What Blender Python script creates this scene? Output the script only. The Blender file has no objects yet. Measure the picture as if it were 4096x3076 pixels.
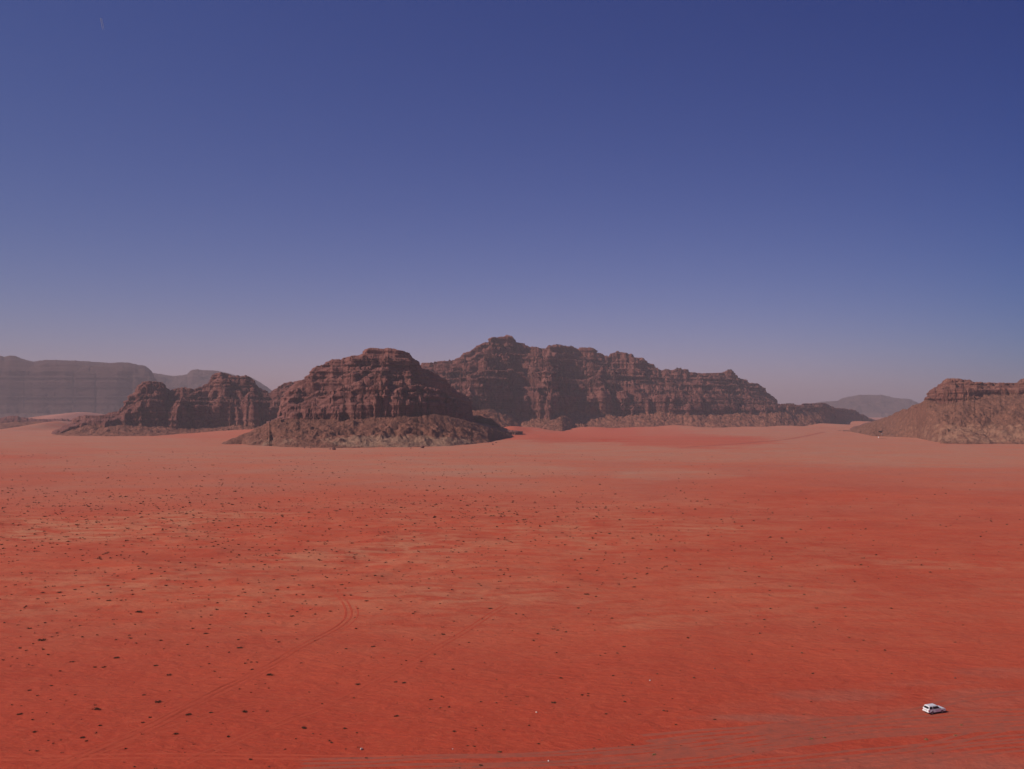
import bpy, bmesh, math, random
import numpy as np
from mathutils import Vector, Matrix

S = bpy.context.scene
C = S.collection
R = math.radians

# ---------------------------------------------------------------- camera
CAM_H = 60.0                     # the viewpoint is a rock spur above the plain
FOC = 3200.0                     # focal length in photo pixels (4096 wide)
HZ = 1650.0                      # row of the true horizon in the photo
cam = bpy.data.cameras.new('camera')
cam.sensor_width = 36.0
cam.lens = FOC / 4096 * 36.0
cam.clip_start = 0.5
cam.clip_end = 80000.0
co = bpy.data.objects.new('camera', cam)
C.objects.link(co)
co.location = (0, 0, CAM_H)
co.rotation_euler = (R(90), 0, 0)
cam.shift_y = (HZ - 1538) / 4096
S.camera = co

# ---------------------------------------------------------------- sun + sky
SUN_EL, SUN_AZ = 38.0, 251.0     # azimuth clockwise from +Y
sd = Vector((math.sin(R(SUN_AZ)) * math.cos(R(SUN_EL)), math.cos(R(SUN_AZ)) * math.cos(R(SUN_EL)), math.sin(R(SUN_EL))))
sl = bpy.data.lights.new('sun', 'SUN')
sl.energy = 4.1
sl.angle = R(0.53)
sl.color = (1.0, 0.94, 0.87)
so = bpy.data.objects.new('sun', sl)
C.objects.link(so)
so.rotation_euler = (-sd).to_track_quat('-Z', 'Y').to_euler()

W = bpy.data.worlds.new('World')
S.world = W
W.use_nodes = True
wn = W.node_tree
wn.nodes.clear()
sky = wn.nodes.new('ShaderNodeTexSky')
sky.sky_type = 'NISHITA'
sky.sun_disc = False
sky.sun_elevation = R(SUN_EL)
sky.sun_rotation = R(SUN_AZ)
sky.altitude = 1000
sky.air_density = 1.0
sky.dust_density = 1.2
sky.ozone_density = 3.0
# the clear desert sky is deeper than the plain model: a power and gain per channel,
# and it is darkest about 90 degrees from the sun, to the right (world direction x)
SKY_P = (1.68, 1.42, 1.02)
SKY_G = (0.0355, 0.0292, 0.071)
SKY_A = (0.55, 0.40, 0.18)
SKY_B = (1.55, 1.05, 0.70)
def wmath(op, a, b):
    nd = wn.nodes.new('ShaderNodeMath'); nd.operation = op
    for i_, x_ in enumerate((a, b)):
        if isinstance(x_, (int, float)): nd.inputs[i_].default_value = x_
        else: wn.links.new(x_, nd.inputs[i_])
    return nd.outputs[0]
tcw = wn.nodes.new('ShaderNodeTexCoord')
sx = wn.nodes.new('ShaderNodeSeparateXYZ'); wn.links.new(tcw.outputs['Generated'], sx.inputs[0])
sep = wn.nodes.new('ShaderNodeSeparateColor'); wn.links.new(sky.outputs[0], sep.inputs[0])
cmb = wn.nodes.new('ShaderNodeCombineColor')
dx_ = wmath('MAXIMUM', wmath('MINIMUM', sx.outputs[0], 0.6), -0.6)
for i_ in range(3):
    fx_ = wmath('SUBTRACT', wmath('SUBTRACT', 1.0, wmath('MULTIPLY', dx_, SKY_A[i_])), wmath('MULTIPLY', wmath('MULTIPLY', dx_, dx_), SKY_B[i_]))
    wn.links.new(wmath('MULTIPLY', wmath('MULTIPLY', wmath('POWER', sep.outputs[i_], SKY_P[i_]), SKY_G[i_] * 10.0), fx_), cmb.inputs[i_])
bg = wn.nodes.new('ShaderNodeBackground')
bg.inputs[1].default_value = 0.1
wo = wn.nodes.new('ShaderNodeOutputWorld')
wn.links.new(cmb.outputs[0], bg.inputs[0])
wn.links.new(bg.outputs[0], wo.inputs[0])

S.view_settings.view_transform = 'Standard'
S.view_settings.look = 'None'
S.view_settings.exposure = 0.0
S.view_settings.gamma = 1.0
S.cycles.volume_bounces = 0
S.cycles.max_bounces = 6
S.cycles.diffuse_bounces = 3
S.cycles.transparent_max_bounces = 8

# ---------------------------------------------------------------- noise (numpy)
def _h(ix, iy, seed):
    n = (ix.astype(np.int64) * 374761393 + iy.astype(np.int64) * 668265263 + seed * 974634777) & 0xFFFFFFFF
    n = ((n ^ (n >> 13)) * 1274126177) & 0xFFFFFFFF
    n = ((n ^ (n >> 16)) * 2246822519) & 0xFFFFFFFF
    n = n ^ (n >> 15)
    return (n & 0xFFFFFF) / float(0x1000000)

def perlin(x, y, seed=0):
    x, y = np.broadcast_arrays(np.asarray(x, float), np.asarray(y, float))
    ix, iy = np.floor(x), np.floor(y)
    fx, fy = x - ix, y - iy
    ux = fx * fx * fx * (fx * (fx * 6 - 15) + 10)
    uy = fy * fy * fy * (fy * (fy * 6 - 15) + 10)
    def g(dx, dy):
        a = _h(ix + dx, iy + dy, seed) * 2 * math.pi
        return np.cos(a) * (fx - dx) + np.sin(a) * (fy - dy)
    a = g(0, 0) * (1 - ux) + g(1, 0) * ux
    b = g(0, 1) * (1 - ux) + g(1, 1) * ux
    return (a * (1 - uy) + b * uy) * 1.5

def fbm(x, y, octv=5, seed=0, gain=0.5, lac=2.03):
    s, a, t = 0.0, 1.0, 0.0
    for o in range(octv):
        s = s + a * perlin(x, y, seed + o * 17)
        t += a
        x = x * lac + 13.7; y = y * lac - 7.3
        a *= gain
    return s / t

def ridged(x, y, octv=4, seed=0, gain=0.5):
    s, a, t = 0.0, 1.0, 0.0
    for o in range(octv):
        s = s + a * (1 - 2 * np.abs(perlin(x, y, seed + o * 31)))
        t += a
        x = x * 2.07 + 5.1; y = y * 2.07 + 9.2
        a *= gain
    return s / t

def worley(x, y, seed=0):
    x, y = np.broadcast_arrays(np.asarray(x, float), np.asarray(y, float))
    ix, iy = np.floor(x), np.floor(y)
    f1 = np.full(x.shape, 9.0); f2 = np.full(x.shape, 9.0)
    idv = np.zeros(x.shape)
    for dx in (-1, 0, 1):
        for dy in (-1, 0, 1):
            cx, cy = ix + dx, iy + dy
            px = cx + 0.15 + 0.7 * _h(cx, cy, seed + 1)
            py = cy + 0.15 + 0.7 * _h(cx, cy, seed + 2)
            d = np.hypot(px - x, py - y)
            n = d < f1
            f2 = np.where(n, f1, np.minimum(f2, d))
            idv = np.where(n, _h(cx, cy, seed + 3), idv)
            f1 = np.where(n, d, f1)
    return f1, f2, idv

def sstep(a, b, x):
    t = np.clip((x - a) / (b - a), 0, 1)
    return t * t * (3 - 2 * t)

def smooth1(v, n):
    k = np.hanning(n + 2)[1:-1]; k /= k.sum()
    return np.convolve(np.pad(v, n // 2, mode='edge'), k, mode='valid')[:len(v)]

def bedfun(seed, tmin, tmax, z0=-60, z1=700):
    """random bed boundaries and a protrusion for each bed"""
    rs = np.random.RandomState(seed)
    z = [z0]
    while z[-1] < z1:
        z.append(z[-1] + tmin + (tmax - tmin) * rs.rand() ** 1.8)
    z = np.array(z); p = rs.rand(len(z)) * 2 - 1
    return z, p

def terrace(z, beds, k):
    zb, _ = beds
    i = np.clip(np.searchsorted(zb, z) - 1, 0, len(zb) - 2)
    lo, hi = zb[i], zb[i + 1]
    f = (z - lo) / (hi - lo)
    # tread first (flat), then a steep riser
    g = np.where(f < 0.62, f * 0.22, 0.1364 + (f - 0.62) / 0.38 * (1 - 0.1364))
    return z * (1 - k) + (lo + g * (hi - lo)) * k

def protr(z, beds):
    zb, p = beds
    i = np.clip(np.searchsorted(zb, z) - 1, 0, len(zb) - 2)
    lo, hi = zb[i], zb[i + 1]
    f = (z - lo) / (hi - lo)
    return p[i] * (1 - (2 * f - 1) ** 6) + 0.25 * (1 - (2 * f - 1) ** 2)

# ---------------------------------------------------------------- mesh helpers
def grid_mesh(name, V, attrs=None, wrap=False):
    n, m = V.shape[:2]
    me = bpy.data.meshes.new(name)
    idx = np.arange(n * m).reshape(n, m)
    if wrap:
        a = idx; b = np.roll(idx, -1, 0)
        q = np.stack([a[:, :-1], b[:, :-1], b[:, 1:], a[:, 1:]], -1).reshape(-1, 4)
    else:
        q = np.stack([idx[:-1, :-1], idx[1:, :-1], idx[1:, 1:], idx[:-1, 1:]], -1).reshape(-1, 4)
    return fill_mesh(me, V.reshape(-1, 3), q, attrs)

def fill_mesh(me, V, q, attrs=None):
    k = q.shape[1]
    me.vertices.add(len(V)); me.vertices.foreach_set('co', np.ascontiguousarray(V, dtype=np.float32).ravel())
    me.loops.add(q.size); me.loops.foreach_set('vertex_index', np.ascontiguousarray(q, dtype=np.int32).ravel())
    me.polygons.add(len(q))
    me.polygons.foreach_set('loop_start', (np.arange(len(q)) * k).astype(np.int32))
    me.polygons.foreach_set('loop_total', np.full(len(q), k, dtype=np.int32))
    for nm, a in (attrs or {}).items():
        at = me.attributes.new(nm, 'FLOAT', 'POINT')
        at.data.foreach_set('value', np.ascontiguousarray(a, dtype=np.float32).ravel())
    me.update()
    me.validate()
    return me

def link(name, me, mat, parent=None, kind=None, label=None, cat=None, group=None, smooth=False):
    if mat is not None and len(me.materials) == 0:
        me.materials.append(mat)
    if smooth:
        me.polygons.foreach_set('use_smooth', np.ones(len(me.polygons), bool))
    o = bpy.data.objects.new(name, me)
    C.objects.link(o)
    if parent is not None: o.parent = parent
    tag(o, label, cat, group, kind)
    return o

def tag(o, label=None, cat=None, group=None, kind=None):
    if label: o['label'] = label
    if cat: o['category'] = cat
    if group: o['group'] = group
    if kind: o['kind'] = kind
    return o

# ---------------------------------------------------------------- material helpers
class NT:
    def __init__(s, name):
        s.m = bpy.data.materials.new(name); s.m.use_nodes = True
        s.t = s.m.node_tree; s.t.nodes.clear()
        s.out = s.t.nodes.new('ShaderNodeOutputMaterial')
        s.b = s.t.nodes.new('ShaderNodeBsdfPrincipled')
        s.t.links.new(s.b.outputs[0], s.out.inputs[0])
    def n(s, ty, **kw):
        nd = s.t.nodes.new(ty)
        for k, v in kw.items(): setattr(nd, k, v)
        return nd
    def l(s, a, b): s.t.links.new(a, b)
    def pos(s):
        return s.n('ShaderNodeNewGeometry').outputs['Position']
    def vmul(s, v, sc):
        nd = s.n('ShaderNodeVectorMath', operation='MULTIPLY'); s.l(v, nd.inputs[0]); nd.inputs[1].default_value = sc
        return nd.outputs[0]
    def noise(s, v, scale, detail=4, rough=0.55, dist=0.0):
        nd = s.n('ShaderNodeTexNoise'); s.l(v, nd.inputs['Vector'])
        nd.inputs['Scale'].default_value = scale; nd.inputs['Detail'].default_value = detail
        nd.inputs['Roughness'].default_value = rough; nd.inputs['Distortion'].default_value = dist
        return nd.outputs[0]
    def rng(s, v, a, b, c=0.0, d=1.0):
        nd = s.n('ShaderNodeMapRange'); s.l(v, nd.inputs[0])
        for i, x in enumerate((a, b, c, d)): nd.inputs[i + 1].default_value = x
        return nd.outputs[0]
    def math(s, op, a, b=None):
        nd = s.n('ShaderNodeMath', operation=op)
        for i, x in enumerate((a, b)):
            if x is None: continue
            if isinstance(x, (int, float)): nd.inputs[i].default_value = x
            else: s.l(x, nd.inputs[i])
        return nd.outputs[0]
    def mix(s, f, a, b, mode='MIX'):
        nd = s.n('ShaderNodeMix', data_type='RGBA', blend_type=mode)
        for i, x in ((0, f), (6, a), (7, b)):
            if isinstance(x, (int, float)): nd.inputs[i].default_value = x
            elif isinstance(x, tuple): nd.inputs[i].default_value = x + (1,)
            else: s.l(x, nd.inputs[i])
        return nd.outputs[2]
    def attr(s, name):
        return s.n('ShaderNodeAttribute', attribute_name=name).outputs['Fac']
    def bump(s, h, dist, strength=1.0):
        nd = s.n('ShaderNodeBump'); nd.inputs['Strength'].default_value = strength
        nd.inputs['Distance'].default_value = dist; s.l(h, nd.inputs['Height'])
        s.l(nd.outputs[0], s.b.inputs['Normal'])
        return nd
    def base(s, c):
        if isinstance(c, tuple): s.b.inputs['Base Color'].default_value = c + (1,)
        else: s.l(c, s.b.inputs['Base Color'])

def plain(name, col, rough=0.6, metal=0.0, coat=0.0, var=0.12, scale=8.0):
    k = NT(name)
    tc = k.n('ShaderNodeTexCoord').outputs['Object']
    f = k.noise(tc, scale, 3)
    lo = tuple(c * (1 - var) for c in col); hi = tuple(min(1, c * (1 + var)) for c in col)
    k.base(k.mix(f, lo, hi))
    k.b.inputs['Roughness'].default_value = rough
    k.b.inputs['Metallic'].default_value = metal
    k.b.inputs['Coat Weight'].default_value = coat
    return k.m

SAND = (0.47, 0.070, 0.040)

def rock_material(name, dark, mid, light, talus, pale, bs, streak=1.0):
    k = NT(name)
    p = k.pos()
    strat = k.noise(k.vmul(p, (0.004 * bs, 0.004 * bs, 0.16 * bs)), 1.0, 6, 0.62)
    thin = k.noise(k.vmul(p, (0.012 * bs, 0.012 * bs, 0.26 * bs)), 1.0, 4, 0.6)
    blot = k.noise(k.vmul(p, (0.02 * bs, 0.02 * bs, 0.012 * bs)), 1.0, 6, 0.6)
    vert = k.noise(k.vmul(p, (0.11 * bs, 0.11 * bs, 0.012 * bs)), 1.0, 5, 0.6)
    c = k.mix(k.rng(strat, 0.36, 0.64), dark, mid)
    c = k.mix(k.rng(blot, 0.50, 0.72), c, light)
    c = k.mix(k.math('MULTIPLY', k.rng(thin, 0.55, 0.68), 0.55), c, light)
    c = k.mix(k.math('MULTIPLY', k.rng(thin, 0.45, 0.34), 0.42), c, tuple(x * 0.6 for x in dark))
    c = k.mix(k.math('MULTIPLY', k.rng(vert, 0.52, 0.70), 0.4 * streak), c, tuple(x * 0.55 for x in dark))
    # rubble slopes
    tn = k.noise(k.vmul(p, (0.05 * bs, 0.05 * bs, 0.05 * bs)), 1.0, 8, 0.7)
    sp = k.n('ShaderNodeTexVoronoi'); k.l(k.vmul(p, (0.16 * bs,) * 3), sp.inputs['Vector']); sp.inputs['Scale'].default_value = 1.0
    t = k.mix(k.rng(tn, 0.35, 0.65), tuple(x * 0.72 for x in talus), tuple(x * 1.22 for x in talus))
    sc = k.n('ShaderNodeSeparateColor'); k.l(sp.outputs['Color'], sc.inputs[0])
    t = k.mix(k.rng(sc.outputs[0], 0.72, 0.95, 0, 0.55), t, tuple(x * 0.5 for x in talus))
    t = k.mix(k.rng(sc.outputs[1], 0.82, 0.97, 0, 0.5), t, tuple(min(1, x * 1.7) for x in talus))
    pn = k.noise(k.vmul(p, (0.03 * bs, 0.03 * bs, 0.06 * bs)), 1.0, 8, 0.68, 0.6)
    pa = k.rng(k.math('ADD', k.attr('pale'), k.math('MULTIPLY', k.math('SUBTRACT', pn, 0.5), 2.6)), 0.35, 0.75)
    pa = k.math('MULTIPLY', pa, k.math('MINIMUM', k.math('MULTIPLY', k.attr('pale'), 3.0), 1.0))
    t = k.mix(pa, t, pale)
    c = k.mix(k.rng(k.attr('rock'), 0.35, 0.65), t, c)
    k.base(c)
    k.b.inputs['Roughness'].default_value = 0.95
    k.b.inputs['Specular IOR Level'].default_value = 0.15
    hs = k.noise(k.vmul(p, (0.05 * bs, 0.05 * bs, 0.9 * bs)), 1.0, 6, 0.65)
    hb = k.noise(k.vmul(p, (0.14 * bs,) * 3), 1.0, 7, 0.7)
    k.bump(k.math('ADD', k.math('MULTIPLY', hs, 0.9), k.math('MULTIPLY', hb, 1.4)), 3.2 / bs, 0.9)
    return k.m

# ---------------------------------------------------------------- ground
def px2w(px, py, z=0.0):
    Y = (CAM_H - z) * FOC / (py - HZ)
    return (px - 2048) / FOC * Y, Y

# sand drifts: (px, Y, half width px, half depth m, height m, skew)
DRIFTS = [
    (325, 4300, 78, 420, 61.5), (250, 4600, 90, 400, 50),
    (255, 2950, 55, 230, 23), (190, 2800, 60, 200, 9), (95, 3000, 90, 260, 5),
    (1080, 2280, 80, 110, 12.5), (950, 2260, 90, 110, 8.5), (830, 2230, 80, 100, 4),
    (2040, 2430, 55, 230, 15), (2120, 2600, 75, 230, 11),
    (2345, 2800, 90, 220, 9), (2560, 2820, 120, 200, 8), (2715, 2870, 90, 220, 12), (2870, 2870, 90, 200, 4), (3000, 2930, 100, 220, 7), (3150, 3080, 110, 260, 9), (3290, 3450, 110, 400, 13), (3430, 4000, 90, 600, 17),
]
def ground_height(X, Y):
    r = np.hypot(X, Y)
    z = 0.55 * fbm(X / 55, Y / 38, 4, 11) + 0.9 * fbm(X / 170, Y / 120, 3, 12)
    z = z + 0.10 * fbm(X / 11, Y / 7, 3, 15) * np.exp(-r / 400)
    # low crossing dune ridges in the mid field on the left
    px = 2048 + FOC * X / np.maximum(Y, 1); py = HZ + CAM_H * FOC / np.maximum(Y, 1)
    m = sstep(1990, 2120, py) * (1 - sstep(2320, 2520, py)) * (1 - sstep(1500, 3400, px)) * (Y > 5)
    z = z + m * 1.5 * ridged(X / 90 + 0.4 * perlin(X / 60, Y / 60, 3), Y / 55, 3, 21)
    # the plain rises very slightly and swells far away
    z = z + sstep(1300, 5000, r) * 1.2 * fbm(X / 700, Y / 500, 3, 31)
    for (dp, dy, hw, hd, h) in DRIFTS:
        cx = (dp - 2048) / FOC * dy; sx = hw / FOC * dy
        e = ((X - cx) / sx) ** 2 + ((Y - dy) / hd) ** 2
        z = z + h * np.exp(-e * 0.9)
    # spur under the viewpoint
    return z

AZ_F = np.arctan((np.arange(-160, 4260, 6.0) - 2048) / FOC)
AZ_B = np.linspace(AZ_F[-1], AZ_F[0] + 2 * math.pi, 92)[1:-1]
AZ = np.concatenate([AZ_F, AZ_B])
RR = np.exp(np.linspace(math.log(12.0), math.log(14500.0), 840))
GX = np.sin(AZ)[:, None] * RR[None]; GY = np.cos(AZ)[:, None] * RR[None]
GZ = ground_height(GX, GY)

def gz(x, y):
    """height of the ground sheet under a point (bilinear on its own grid)"""
    x = np.asarray(x, float); y = np.asarray(y, float)
    a = np.arctan2(x, y); a = np.where(a < AZ[0], a + 2 * math.pi, a)
    i = np.clip(np.searchsorted(AZ, a) - 1, 0, len(AZ) - 2)
    u = (a - AZ[i]) / (AZ[i + 1] - AZ[i])
    lr = (np.log(np.hypot(x, y)) - math.log(12.0)) / (math.log(14500.0) - math.log(12.0)) * 839
    j = np.clip(np.floor(lr).astype(int), 0, 838); v = lr - j
    return (GZ[i, j] * (1 - u) * (1 - v) + GZ[i + 1, j] * u * (1 - v) + GZ[i, j + 1] * (1 - u) * v + GZ[i + 1, j + 1] * u * v)

def ground_masks(X, Y):
    Yc = np.maximum(Y, 20.0)
    px = 2048 + FOC * X / Yc; py = HZ + CAM_H * FOC / Yc
    n1 = fbm(X / 260, Y / 120, 6, 41, 0.6); n2 = fbm(X / 45, Y / 22, 6, 43, 0.6); n3 = fbm(X / 900, Y / 420, 5, 44)
    # grey-pink gravel pan in front of the hills
    pan = sstep(2130, 1830, py) * 0.72 + 0.28 * sstep(1930, 1780, py)
    pan = pan * (1 - 0.45 * sstep(2300, 3400, px) * sstep(1800, 2000, py))
    pan = pan + 0.38 * n1 * sstep(2250, 1950, py) + 0.25 * n3
    def blob(cx, cy, rx, ry, s=1.0, nz=0.5):
        e = ((px - cx) / rx) ** 2 + ((py - cy) / ry) ** 2
        return s * sstep(1.35, 0.45, e + nz * n2 * 2 + nz * n1)
    pan = pan - blob(2780, 1765, 330, 28, 0.62) - blob(2300, 1750, 260, 22, 0.75) - blob(120, 1800, 300, 40, 0.2) - blob(3300, 1930, 700, 90, 0.10)
    pan = pan + blob(3700, 1830, 520, 38, 0.35) + blob(1900, 1880, 420, 30, 0.25) + blob(2700, 1900, 260, 22, 0.35)
    pan = pan - blob(0, 1900, 260, 90, 0.15)
    # fresh orange drift sand
    drift = blob(2050, 1735, 110, 26, 1.0) + blob(2330, 1728, 220, 24, 0.8) + blob(2560, 1735, 220, 22, 0.6) + blob(1050, 1715, 170, 22, 1.0) + blob(820, 1735, 300, 22, 0.5) + blob(2780, 1765, 330, 26, 0.22)
    drift = np.clip(drift, 0, 1) * (py < 1850)
    pinks = blob(310, 1690, 160, 45, 1.0, 0.2) * (py < 1716)
    # ochre wind-scoured patches of the mid field
    rid = fbm(X / 75 + 0.2 * n1, Y / 60, 5, 51, 0.55)
    och = (0.55 + 0.9 * np.clip(rid, -0.6, 0.6)) * sstep(1860, 2040, py) * (1 - sstep(2380, 2700, py)) * (1 - 0.55 * sstep(2300, 3900, px))
    och = och * 0.80 + 0.45 * blob(450, 2090, 420, 24) + 0.5 * blob(250, 2130, 260, 50) + 0.4 * blob(900, 2060, 350, 12) + 0.35 * blob(1700, 2180, 420, 40) + 0.3 * blob(2400, 2120, 700, 18) + 0.25 * blob(2700, 2490, 260, 36) + 0.3 * blob(2900, 2075, 700, 10) + 0.3 * blob(1300, 2240, 260, 36) + 0.25 * blob(3700, 2260, 500, 18)
    # grey-green gravel showing through in the right foreground
    grn = blob(3700, 3060, 640, 62, 1.0, 0.35) + blob(3350, 2775, 260, 22, 0.7) + blob(3060, 2870, 330, 18, 0.75) + blob(3950, 2790, 260, 42, 0.65) + blob(3300, 2925, 420, 22, 0.65) + blob(3050, 3000, 300, 20, 0.7) + blob(4000, 2690, 220, 22, 0.55) + blob(3700, 2730, 260, 14, 0.5) + blob(2560, 3035, 260, 20, 0.6) + blob(3900, 2890, 350, 26, 0.45) + blob(3780, 2835, 220, 20, 0.4) + blob(3500, 2850, 700, 60, 0.30, 0.8) + blob(2000, 3060, 300, 16, 0.3)
    return np.clip(pan, 0, 1), np.clip(drift, 0, 1), np.clip(pinks, 0, 1), np.clip(och, 0, 1), np.clip(grn, 0, 1)

pan, drift, pinks, och, grn = ground_masks(GX, GY)
behind = GY < 10
for a_ in (pan, drift, pinks, och, grn): a_[behind] = 0.3 * 0

def ground_material():
    k = NT('red_sand')
    p = k.pos()
    big = k.noise(k.vmul(p, (0.012, 0.022, 0.02)), 1.0, 6, 0.6, 0.4)
    med = k.noise(k.vmul(p, (0.10, 0.17, 0.1)), 1.0, 6, 0.6)
    fin = k.noise(k.vmul(p, (1.6, 2.6, 1.6)), 1.0, 5, 0.7)
    c = k.mix(k.rng(big, 0.36, 0.64), (0.425, 0.054, 0.024), (0.50, 0.076, 0.034))
    c = k.mix(k.rng(med, 0.42, 0.68, 0, 0.40), c, (0.475, 0.094, 0.042))
    ochre = k.mix(med, (0.49, 0.150, 0.075), (0.56, 0.235, 0.120))
    str_ = k.noise(k.vmul(p, (0.055, 0.15, 0.1)), 1.0, 9, 0.74, 0.5)
    c = k.mix(k.math('MULTIPLY', k.attr('och'), k.rng(str_, 0.42, 0.56, 0.06, 1.0)), c, ochre)
    gcol = k.mix(fin, (0.40, 0.178, 0.108), (0.50, 0.245, 0.155))
    gcol = k.mix(k.rng(big, 0.4, 0.6), gcol, (0.49, 0.178, 0.100))
    c = k.mix(k.math('MULTIPLY', k.attr('pan'), k.rng(med, 0.25, 0.6, 0.75, 1.0)), c, gcol)
    gg = k.mix(fin, (0.32, 0.110, 0.072), (0.38, 0.126, 0.082))
    c = k.mix(k.math('MULTIPLY', k.attr('grn'), k.rng(med, 0.30, 0.60, 0.35, 0.85)), c, gg)
    c = k.mix(k.attr('drift'), c, (0.52, 0.118, 0.064))
    c = k.mix(k.attr('pinks'), c, (0.52, 0.22, 0.155))
    c = k.mix(k.attr('near_vignette'), c, (0.395, 0.043, 0.021))  # darker towards the viewpoint: partly lens vignetting painted into the sand colour
    # pebbles and tiny tufts as specks
    vo = k.n('ShaderNodeTexVoronoi'); k.l(k.vmul(p, (0.9, 0.9, 0.9)), vo.inputs['Vector']); vo.inputs['Scale'].default_value = 1.0
    sc = k.n('ShaderNodeSeparateColor'); k.l(vo.outputs['Color'], sc.inputs[0])
    spk = k.math('MULTIPLY', k.rng(vo.outputs['Distance'], 0.20, 0.12, 0, 1), k.rng(sc.outputs[0], 0.86, 0.90, 0, 0.55))
    c = k.mix(spk, c, (0.20, 0.05, 0.03))
    c = k.mix(k.rng(fin, 0.35, 0.75, 0, 0.30), c, (0.33, 0.05, 0.03))
    mot = k.noise(k.vmul(p, (0.45, 0.8, 0.5)), 1.0, 6, 0.7)
    c = k.mix(k.rng(mot, 0.52, 0.74, 0, 0.4), c, (0.555, 0.125, 0.058))
    c = k.mix(k.rng(mot, 0.45, 0.28, 0, 0.5), c, (0.33, 0.045, 0.028))
    k.base(c)
    k.b.inputs['Roughness'].default_value = 0.97
    k.b.inputs['Specular IOR Level'].default_value = 0.1
    hm = k.noise(k.vmul(p, (0.33, 0.55, 0.4)), 1.0, 6, 0.62, 0.3)
    hm = k.math('ADD', hm, k.math('MULTIPLY', k.noise(k.vmul(p, (0.10, 0.19, 0.1)), 1.0, 4, 0.55, 0.6), 1.6))
    h = k.math('ADD', k.math('MULTIPLY', hm, 0.75), k.math('MULTIPLY', fin, 0.16))
    k.bump(h, 1.0, 0.55)
    return k.m
M_SAND = ground_material()
gv = np.stack([GX, GY, GZ], -1)
gme = grid_mesh('ground', gv, dict(pan=pan, drift=drift, pinks=pinks, och=och, grn=grn, near_vignette=0.55 * sstep(250, 120, np.maximum(GY, 0)) * (1 - 0.6 * grn)), wrap=True)
# close the small hole under the viewpoint
bm = bmesh.new(); bm.from_mesh(gme)
bm.verts.ensure_lookup_table()
nR = len(RR)
bm.faces.new([bm.verts[i * nR] for i in range(len(AZ))][::-1])
bmesh.ops.recalc_face_normals(bm, faces=bm.faces)
bm.to_mesh(gme); bm.free()
if gme.polygons[0].normal.z < 0: gme.flip_normals()
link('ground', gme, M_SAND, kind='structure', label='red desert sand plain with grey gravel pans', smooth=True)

# ---------------------------------------------------------------- hills
def P(*pts):
    a = np.array(pts, float)
    return lambda x: np.interp(x, a[:, 0], a[:, 1])

TIERS = {
 'wall':  ([0, .03, .07, .26, .29, .50, .53, .75, 1.0], [0, .34, .50, .55, .72, .77, .90, .95, 1.0]),
 'wall2': ([0, .04, .10, .24, .28, .44, .48, .66, .70, 1.0], [0, .24, .40, .45, .62, .67, .82, .86, .95, 1.0]),
 'dome':  ([0, .05, .15, .30, .50, .75, 1.0], [0, .40, .62, .78, .90, .97, 1.0]),
 'slab':  ([0, .03, .12, .6, 1.0], [0, .70, .84, .95, 1.0]),
 'soft':  ([0, .2, .45, .7, 1.0], [0, .28, .60, .84, 1.0]),
}

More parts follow.
